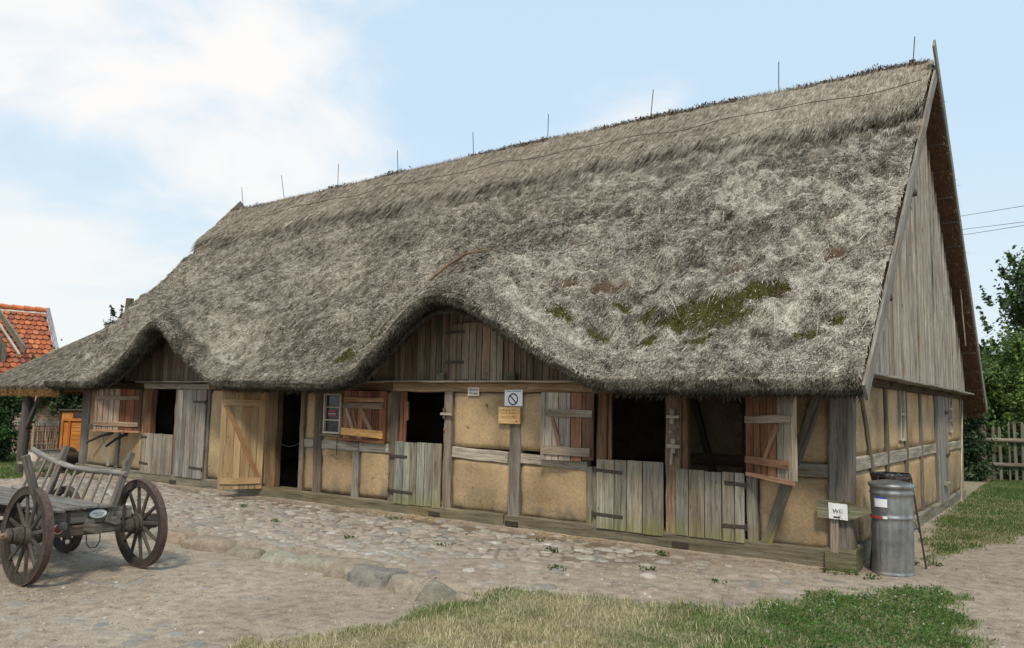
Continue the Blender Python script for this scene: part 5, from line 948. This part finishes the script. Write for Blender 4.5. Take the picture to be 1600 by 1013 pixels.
def wall_local(name, m, boxes, parent, origin, ex, ey):
    me = bpy.data.meshes.new(name); V, F_ = [], []
    for (x0, y0, z0, x1, y1, z1) in boxes:
        o_ = len(V); V += [(x0, y0, z0), (x1, y0, z0), (x1, y1, z0), (x0, y1, z0), (x0, y0, z1), (x1, y0, z1), (x1, y1, z1), (x0, y1, z1)]; F_ += [tuple(o_ + i for i in f) for f in [(0, 3, 2, 1), (4, 5, 6, 7), (0, 1, 5, 4), (1, 2, 6, 5), (2, 3, 7, 6), (3, 0, 4, 7)]]
    me.from_pydata(V, [], F_); me.materials.append(m); addattr(me, np.tile(np.array([.45, .42, .36]), (len(V), 1)), np.array([(v[2], v[1], v[0]) for v in V])); o = bpy.data.objects.new(name, me); COL.objects.link(o); o.parent = parent
    M_ = Matrix(((ex.x, ey.x, 0, origin.x), (ex.y, ey.y, 0, origin.y), (0, 0, 1, origin.z), (0, 0, 0, 1))); o.matrix_local = Matrix.Translation(-Vector(parent.location)) @ M_; return o
org = Vector((ev.x, ev.y, gz)) + EN * -.25
wall_local('wall', M_BRICK, [(0, -.3, 0, 9, 0, Hh), (0, -5.5, 0, .3, -.3, Hh + .3)], house, org, -E1, EN)
wall_local('timber_frame', plain('pale_frame_timber', (.42, .39, .33), .9, 0, 9, .7, 1.2), [(0, 0, .95, 9, .04, 1.15), (2.05, 0, 0, 2.2, .042, Hh), (6, 0, 0, 6.15, .042, Hh)], house, org, -E1, EN)
wn = wall_local('window', M_WHITE, [(.95, 0, 1.35, 1.9, .06, 1.42), (.95, 0, 2.05, 1.9, .06, 2.12), (.95, 0, 1.42, 1.02, .06, 2.05), (1.83, 0, 1.42, 1.9, .06, 2.05), (1.39, 0, 1.42, 1.46, .06, 2.05), (1.02, 0, 1.72, 1.83, .05, 1.75)], house, org, -E1, EN)
wall_local('window_pane', M_GLASS, [(1.0, 0, 1.4, 1.85, .02, 2.08)], house, org, -E1, EN)
mb = MB(); dp = RP(1.95, 2.2, 0); mb.beam(RP(1.95, .95, .75), RP(1.25, 3.15, .75), .05, .30, DN.cross(E1), (.22, .21, .18), .002); mb.build('dormer_barge_board', M_WOOD, house)
mb = MB(); mb.beam(RP(2.05, 1.1, .60), RP(1.42, 3.2, .60), .05, .09, DN.cross(E1), (.5, .49, .46), .002); mb.build('dormer_trim', M_WOOD, house)
mb = MB(); o_ = RP(2.0, 2.05, .5); planks(mb, RP(1.72, 2.6, .42), -E1, (0, 0, 1), EN, 0, 2.0, -.9, lambda u: .0 + u * 1.4, (.14, .135, .12), .16); mb.build('dormer_boards', M_WOOD, house)

wg = thing('box_wagon', 'orange wooden box wagon with a dark plate, seen left of the barn', 'wagon', (-24.6, 3.4, -.3)); WO = (.50, .21, .055)
w0 = at(86, 700, 26); WX = (at(134, 700, 26) - w0); WX.z = 0; WX.normalize(); WN = Vector((WX.y, -WX.x, 0)); w0.z = 0
zt = at(100, 641, 26).z; zb = at(100, 707, 26).z
mb = MB(); base = w0 + WX * .15; planks(mb, base, WX, (0, 0, 1), WN, 0, 1.7, zb, zt - .05, WO, 1.7, .05, var=.02)
for k in range(7): mb.beam(base + WX * .38 + Vector((0, 0, zb + .08 + k * .13)) + WN * .04, base + WX * 1.6 + Vector((0, 0, zb + .08 + k * .13)) + WN * .04, .12, .03, WN, tone(WO, .05), .001)
mb.beam(base + WX * .06 + Vector((0, 0, zb)) + WN * .05, base + WX * .06 + Vector((0, 0, zt - .33)) + WN * .05, .08, .05, WN, tone(WO, .05)); mb.beam(base + WX * .30 + Vector((0, 0, zb)) + WN * .05, base + WX * .30 + Vector((0, 0, zt - .33)) + WN * .05, .07, .05, WN, (.40, .12, .04)); mb.beam(base + WX * .02 + Vector((0, 0, zt - .32)) + WN * .05, base + WX * 1.7 + Vector((0, 0, zt - .32)) + WN * .05, .06, .05, WN, (.42, .15, .045)); mb.build('body', M_SOFT, wg)
mb = MB(); mb.beam(base - WN * .8 + WX * -.05 + Vector((0, 0, zt)), base - WN * .8 + WX * 1.8 + Vector((0, 0, zt)), 1.8, .05, (0, 0, 1), (.07, .06, .05)); mb.build('roof', M_WOOD, wg)
mb = MB(); mb.box((0, 0, 0), (.001, .001, .001)); mb = MB(); mb.beam(base - WX * .06 - WN * .05 + Vector((0, 0, zb)), base - WX * .06 - WN * .05 + Vector((0, 0, zt - .1)), .07, .05, WN, (.05, .035, .025)); mb.beam(base - WX * .03 - WN * .8 + Vector((0, 0, zb)), base - WX * .03 - WN * .8 + Vector((0, 0, zt - .1)), 1.5, .03, WX, (.28, .13, .05)); mb.build('side_panel', M_SOFT, wg)
mb = MB(); pz_ = zt - .17; mb.beam(base + WX * .38 + WN * .035 + Vector((0, 0, pz_)), base + WX * .70 + WN * .035 + Vector((0, 0, pz_)), .15, .02, WN, (.02, .018, .015)); mb.build('name_plate', M_IRON, wg)
for u in (.35, 1.3):
    mb = MB(); c = base + WX * u + WN * .05; c.z = zb - .15; mb.lathe(c, WN, [(0, .34), (.05, .34), (.05, .28), (.02, .26), (.02, .05), (.06, .05), (.06, 0)], (.06, .05, .04), 24); mb.build('wheel', M_WOOD, wg)
wf = thing('wattle_fence', 'low fence of upright brushwood stakes in front of the brick house', 'fence', (-26.8, 3.3, -.3)); pa, pb = at(44, 722, 28), at(98, 724, 28); pa.z = pb.z = -.3; d = pb - pa; mb = MB()
for k in range(110): p = pa - d * .4 + d * 1.8 * k / 110 + Vector((0, random.uniform(-.04, .04), 0)); mb.tube([p, p + Vector((random.uniform(-.08, .08), random.uniform(-.05, .05), random.uniform(.85, 1.15)))], [.014, .009], tone((.16, .11, .08), .35), 5, False)
mb.build('brushwood', M_WOOD, wf)
for z in (.35, .8): mb = MB(); mb.tube([pa - d * .4 + Vector((0, -.03, z)), pb + d * .4 + Vector((0, -.03, z))], .02, (.17, .13, .1), 6); mb.build('rail', M_WOOD, wf)
mb = MB(); p = at(49, 720, 27); mb.tube([Vector((p.x, p.y, -.3)), Vector((p.x, p.y, 2.0))], .04, (.36, .30, .24), 8); tag(mb.build('thin_pole', M_WOOD), 'thin pale upright pole in front of the wattle fence', 'pole')
# bench with a white box under the lean-to
bn = thing('plank_bench', 'mossy plank bench on two stump legs beside the lean-to post', 'bench', (-17.6, -.35, -.2)); 
def gp(u, v, z): r_ = FV + RV * ((u - 800) / F_PX) - UV * ((v - 506.5) / F_PX); return CAM + r_ * ((z - CAM.z) / r_.z)
pA = gp(36, 752, -.2); dB = (gp(90, 748, -.2) - pA); dB.z = 0; dB.normalize(); zb_ = .30
mb = MB(); q0 = pA + dB * -.08; mb.beam(Vector((q0.x, q0.y, zb_ - .09)), Vector((q0.x, q0.y, zb_ - .09)) + dB * 1.15, .30, .045, (0, 0, 1), (.27, .27, .22)); q1_ = q0 - Vector((dB.y, -dB.x, 0)) * -.16; mb.beam(Vector((q1_.x, q1_.y, zb_ - .16)), Vector((q1_.x, q1_.y, zb_ - .16)) + dB * 1.15, .04, .18, (0, 0, 1), (.30, .31, .25)); mb.build('seat', M_WOOD, bn)
for u in (.08, .98): mb = MB(); p = pA + dB * u; mb.tube([(p.x, p.y, -.22), (p.x, p.y, .2)], .08, (.24, .22, .18), 10); mb.build('leg', M_WOOD, bn)
mb = MB(); p = pA + dB * .45; mb.beam(Vector((p.x, p.y, zb_ - .06)), Vector((p.x, p.y, zb_ + .16)), .62, .3, (dB.y, -dB.x, 0), (.62, .60, .54), .001); bxo = mb.build('white_box', M_SOFT); tag(bxo, 'shallow white painted box with dark rim standing on the bench', 'box')
mb = MB(); mb.beam(Vector((p.x, p.y, zb_ + .163)), Vector((p.x, p.y, zb_ + .19)), .66, .34, (dB.y, -dB.x, 0), (.16, .17, .14), .001, n=1); mb.build('box_lid', M_WOOD, bxo)
boulder((-18.75, -.42, -.30), (.9, .7, .38), .3, (.36, .31, .22), 31, 'flat pale footing stone under the lean-to post', name='footing_stone')
boulder((-17.0, -.9, -.12), (.55, .4, .42), .3, (.30, .20, .16), 32, 'reddish fieldstone lying at the barn corner behind the cart', name='fieldstone')
boulder((-16.4, -.55, -.1), (.5, .4, .35), .9, (.26, .24, .21), 33, 'grey fieldstone at the foot of the barn corner behind the cart', name='fieldstone')
mb = MB(); mb.tube([(-17.25, .3, .28), (-16.9, -.35, .30)], [.13, .11], (.07, .065, .06), 12); mb.tube([(-17.45, .1, .12), (-16.95, -.45, .12)], .10, (.08, .07, .06), 12); tag(mb.build('log_pile', M_WOOD), 'dark logs lying against the left barn corner', 'logs')
tree('garden_bush', 'dense green bush left of the lean-to post', 'bush', (-23.6, .35, -.3), 2.6, 1.35, .4, 100, 22000, .06, (.035, .085, .018), sprigs=10, low=.08, tr=.05)
tree('garden_bush', 'bush with yellow green shoots cut by the left edge', 'bush', (-23.9, -.9, -.3), 2.3, 1.2, .4, 70, 14000, .06, (.05, .10, .02), sprigs=10, low=.08, tr=.05)
tree('apple_tree', 'green tree behind the orange wagon, under the lean-to eave', 'tree', (-28.8, 5.6, -.3), 3.6, 1.75, 1.2, 90, 18000, .075, (.045, .095, .03), sprigs=10, low=.42)
tree('young_tree', 'slender tree top showing between the tiled roof and the thatch', 'tree', (-41.5, 14.6, -.3), 7.0, 1.5, 2, 60, 9000, .11, (.04, .08, .03), sprigs=26, low=.3)
# far greenery closing the horizon
def hedge(name, label, pts, h, n, col):
    t_ = thing(name, label, 'trees', pts[0]); cc, rr = [], []
    for k in range(220): a = rng.uniform(0, len(pts) - 1.001); i = int(a); p = np.array(pts[i]) * (1 - a + i) + np.array(pts[i + 1]) * (a - i); cc.append((p[0] + rng.normal(0, 1), p[1] + rng.normal(0, 1), rng.uniform(.3, h) - .3)); rr.append(rng.uniform(.5, 1.1))
    o = crown_obj(name, [leafcloud(cc, rr, n, .16, col)], None); bpy.data.objects.remove(t_); o['kind'] = 'stuff'; o['label'] = label; o['category'] = 'trees'; return o
hedge('far_woodland', 'far belt of trees behind the house and bushes at the left', [(-60, -14, 0), (-52, 2, 0), (-44, 22, 0)], 3.6, 30000, (.04, .08, .025))
hedge('background_thicket', 'dark thicket behind the shrubs at the right', [(-3, 27, 0), (2, 22.5, 0), (9, 21, 0)], 3.4, 26000, (.03, .055, .02))

# ------------------------------------------------------------------ grass
def grass(name, n, x0, x1, y0, y1, hmin, hmax, colf, label, wid=(.003, .006), thr=.5, sprd=.45):
    x = rng.uniform(x0, x1, n); y = rng.uniform(y0, y1, n); m = gmask(x, y); kk = rng.uniform(0, 1, n) * .9 + thr * .2 < m; x, y = x[kk], y[kk]; n = len(x); k = .6 + .6 * sst(-.3, .5, fbm(x * 2.5, y * 2.5, 4.0))
    P_ = np.stack([x, y, gh(x, y) - .004], 1); D = np.stack([rng.normal(0, .45, n), rng.normal(0, .45, n), np.ones(n)], 1); v, f, c = blades(P_, D, rng.uniform(hmin, hmax, n) * k, rng.uniform(*wid, n), colf(x, y, n), rng.normal(0, .5, (n, 3)) * np.array([[1, 1, .2]]), np.array([[.5, -.8, .1]]), .6)
    me = npmesh(name, v, f, 3, c); o = link(name, me, M_GRASS); o['kind'] = 'stuff'; o['label'] = label; o['category'] = 'grass'; return o
def near_col(x, y, n):
    g_ = np.array([[.085, .155, .028]]); dry = np.array([[.46, .39, .23]]); k = np.clip(.60 - .85 * sst(-1.2, .2, x) + .55 * fbm(x * 1.6, y * 1.6, 2.0) + rng.normal(0, .25, n) + .15 * sst(-3.2, -5.2, y) - .45 * sst(.35, .1, polydist(x, y, POLY)), 0, 1)[:, None]; return (g_ * (1 - k) + dry * k) * rng.uniform(.6, 1.35, (n, 1))
grass('near_grass', 210000, -3.7, 1.7, -7.2, .0, .02, .065, near_col, 'mown patch of green and straw coloured grass in the foreground')
n = 26000; x = rng.uniform(-3.7, 1.2, n); y = rng.uniform(-7.2, -.8, n); kk = (gmask(x, y) > .45) & (rng.uniform(0, 1, n) < sst(.4, -1.2, x + .5 * fbm(x * 2, y * 2)) * (.25 + .75 * sst(-.1, .4, fbm(x * 2.2, y * 2.2, 11.)))); x, y = x[kk], y[kk]; n = len(x)
v, f, c = blades(np.stack([x, y, gh(x, y)], 1), np.stack([rng.normal(0, .3, n), rng.normal(0, .3, n), np.ones(n)], 1), rng.uniform(.04, .095, n), rng.uniform(.003, .006, n), np.array([[.54, .47, .30]]) * rng.uniform(.6, 1.25, (n, 1)), rng.normal(0, .3, (n, 3)), np.array([[.5, -.8, .1]]), .5)
me = npmesh('dry_grass', v, f, 3, c); o = link('dry_grass', me, M_GRASS); o['kind'] = 'stuff'; o['label'] = 'dry straw coloured stalks standing in the foreground grass'; o['category'] = 'grass'
def lawn_col(x, y, n):
    k = np.clip(.25 + .6 * fbm(x * 1.2, y * 1.2, 2.0) + rng.normal(0, .15, n) - .25 * sst(4, 9, y), 0, 1)[:, None]; return (np.array([[.07, .13, .022]]) * (1 - k) + np.array([[.30, .25, .12]]) * k) * rng.uniform(.6, 1.3, (n, 1))
grass('lawn_grass', 90000, .1, 5.5, 1.2, 17.5, .03, .09, lawn_col, 'green lawn beside the gable wall', (.006, .012))
grass('lawn_grass', 30000, -26, -17.4, -3.5, 4.0, .04, .10, lambda x, y, n: np.array([[.085, .15, .03]]) * rng.uniform(.6, 1.3, (n, 1)), 'green grass beyond the lean-to post', (.010, .018))
# clover leaves and flower heads at the right of the patch
n = 9000; x = rng.uniform(-.5, 1.4, n); y = rng.uniform(-3.6, 0, n); kk = (gmask(x, y) > .6) & (.8 * sst(-.7, .6, x + .7 * fbm(x * 2, y * 2)) > rng.uniform(0, 1, n)); x, y = x[kk], y[kk]; cen = np.stack([x, y, gh(x, y) + rng.uniform(.015, .05, len(x))], 1)
v, f, c = leafcloud(cen, np.full(len(cen), .012), len(cen) * 2, .012, (.06, .14, .025)); me = npmesh('clover', v, f, 3, c); o = link('clover', me, M_LEAF); o['kind'] = 'stuff'; o['label'] = 'patch of clover at the right end of the foreground grass'; o['category'] = 'clover'
n = 110; x = rng.uniform(-.7, 1.3, n); y = rng.uniform(-2.6, -.1, n); kk = gmask(x, y) > .6; cen = np.stack([x[kk], y[kk], gh(x[kk], y[kk]) + .06], 1); v, f, c = leafcloud(cen, np.full(len(cen), .008), len(cen) * 8, .006, (.62, .62, .55), .15)
me = npmesh('clover_flowers', v, f, 3, np.clip(c, 0, .8)); o = link('clover_flowers', me, M_LEAF); o['kind'] = 'stuff'; o['label'] = 'white clover flower heads scattered in the grass'; o['category'] = 'flowers'
# weeds among the stones and straw litter along the wall
cc = []
for x, y in [(-.15, -.28), (.28, -.32), (.05, -.2), (-2.0, -.55), (-3.1, -1.25), (-4.3, -1.9), (-5.6, -2.2), (-1.7, -1.5), (-3.6, -.75), (-6.3, -.6), (-7.4, -1.9), (.5, .9), (.7, 1.0), (-9.1, -1.2), (-2.5, -2.1), (-.9, -1.6)]:
    for k in range(26): cc.append((x + rng.normal(0, .05), y + rng.normal(0, .03), float(gh(x, y)) + rng.uniform(.005, .05)))
v, f, c = leafcloud(cc, np.full(len(cc), .012), len(cc) * 5, .014, (.075, .13, .03)); me = npmesh('weeds', v, f, 3, c); o = link('weeds', me, M_LEAF); o['kind'] = 'stuff'; o['label'] = 'small weeds sprouting between the cobbles and along the sill'; o['category'] = 'weeds'
n = 9000; x = rng.uniform(-8, .2, n); y = -.12 - np.abs(rng.normal(0, .16, n)); k = sst(.0, .5, fbm(x * 1.3, 0, 9.0)); kk = rng.uniform(0, 1, n) < k * .55 + .05; x, y = x[kk], y[kk]; n1_ = len(x); x2 = rng.uniform(-9.8, -9.2, 3500); y2 = rng.uniform(.0, 2.5, 3500); x3 = rng.uniform(-8, -5, 700); y3 = rng.uniform(-6, -4, 700)
x = np.concatenate([x, x2, x3]); y = np.concatenate([y, y2, y3]); n = len(x); P_ = np.stack([x, y, gh(x, y) + rng.uniform(.004, .02, n)], 1); D = np.stack([rng.normal(0, 1, n), rng.normal(0, 1, n), rng.normal(0, .12, n)], 1)
v, f, c = blades(P_, D, rng.uniform(.02, .09, n), rng.uniform(.003, .006, n), np.array([[.40, .29, .16]]) * rng.uniform(.4, 1.4, (n, 1))); me = npmesh('straw_litter', v, f, 3, c); o = link('straw_litter', me, M_THATCH); o['kind'] = 'stuff'; o['label'] = 'straw litter strewn along the sill and on the yard'; o['category'] = 'straw'
for o in bpy.data.objects:
    if '_w' in o: del o['_w']
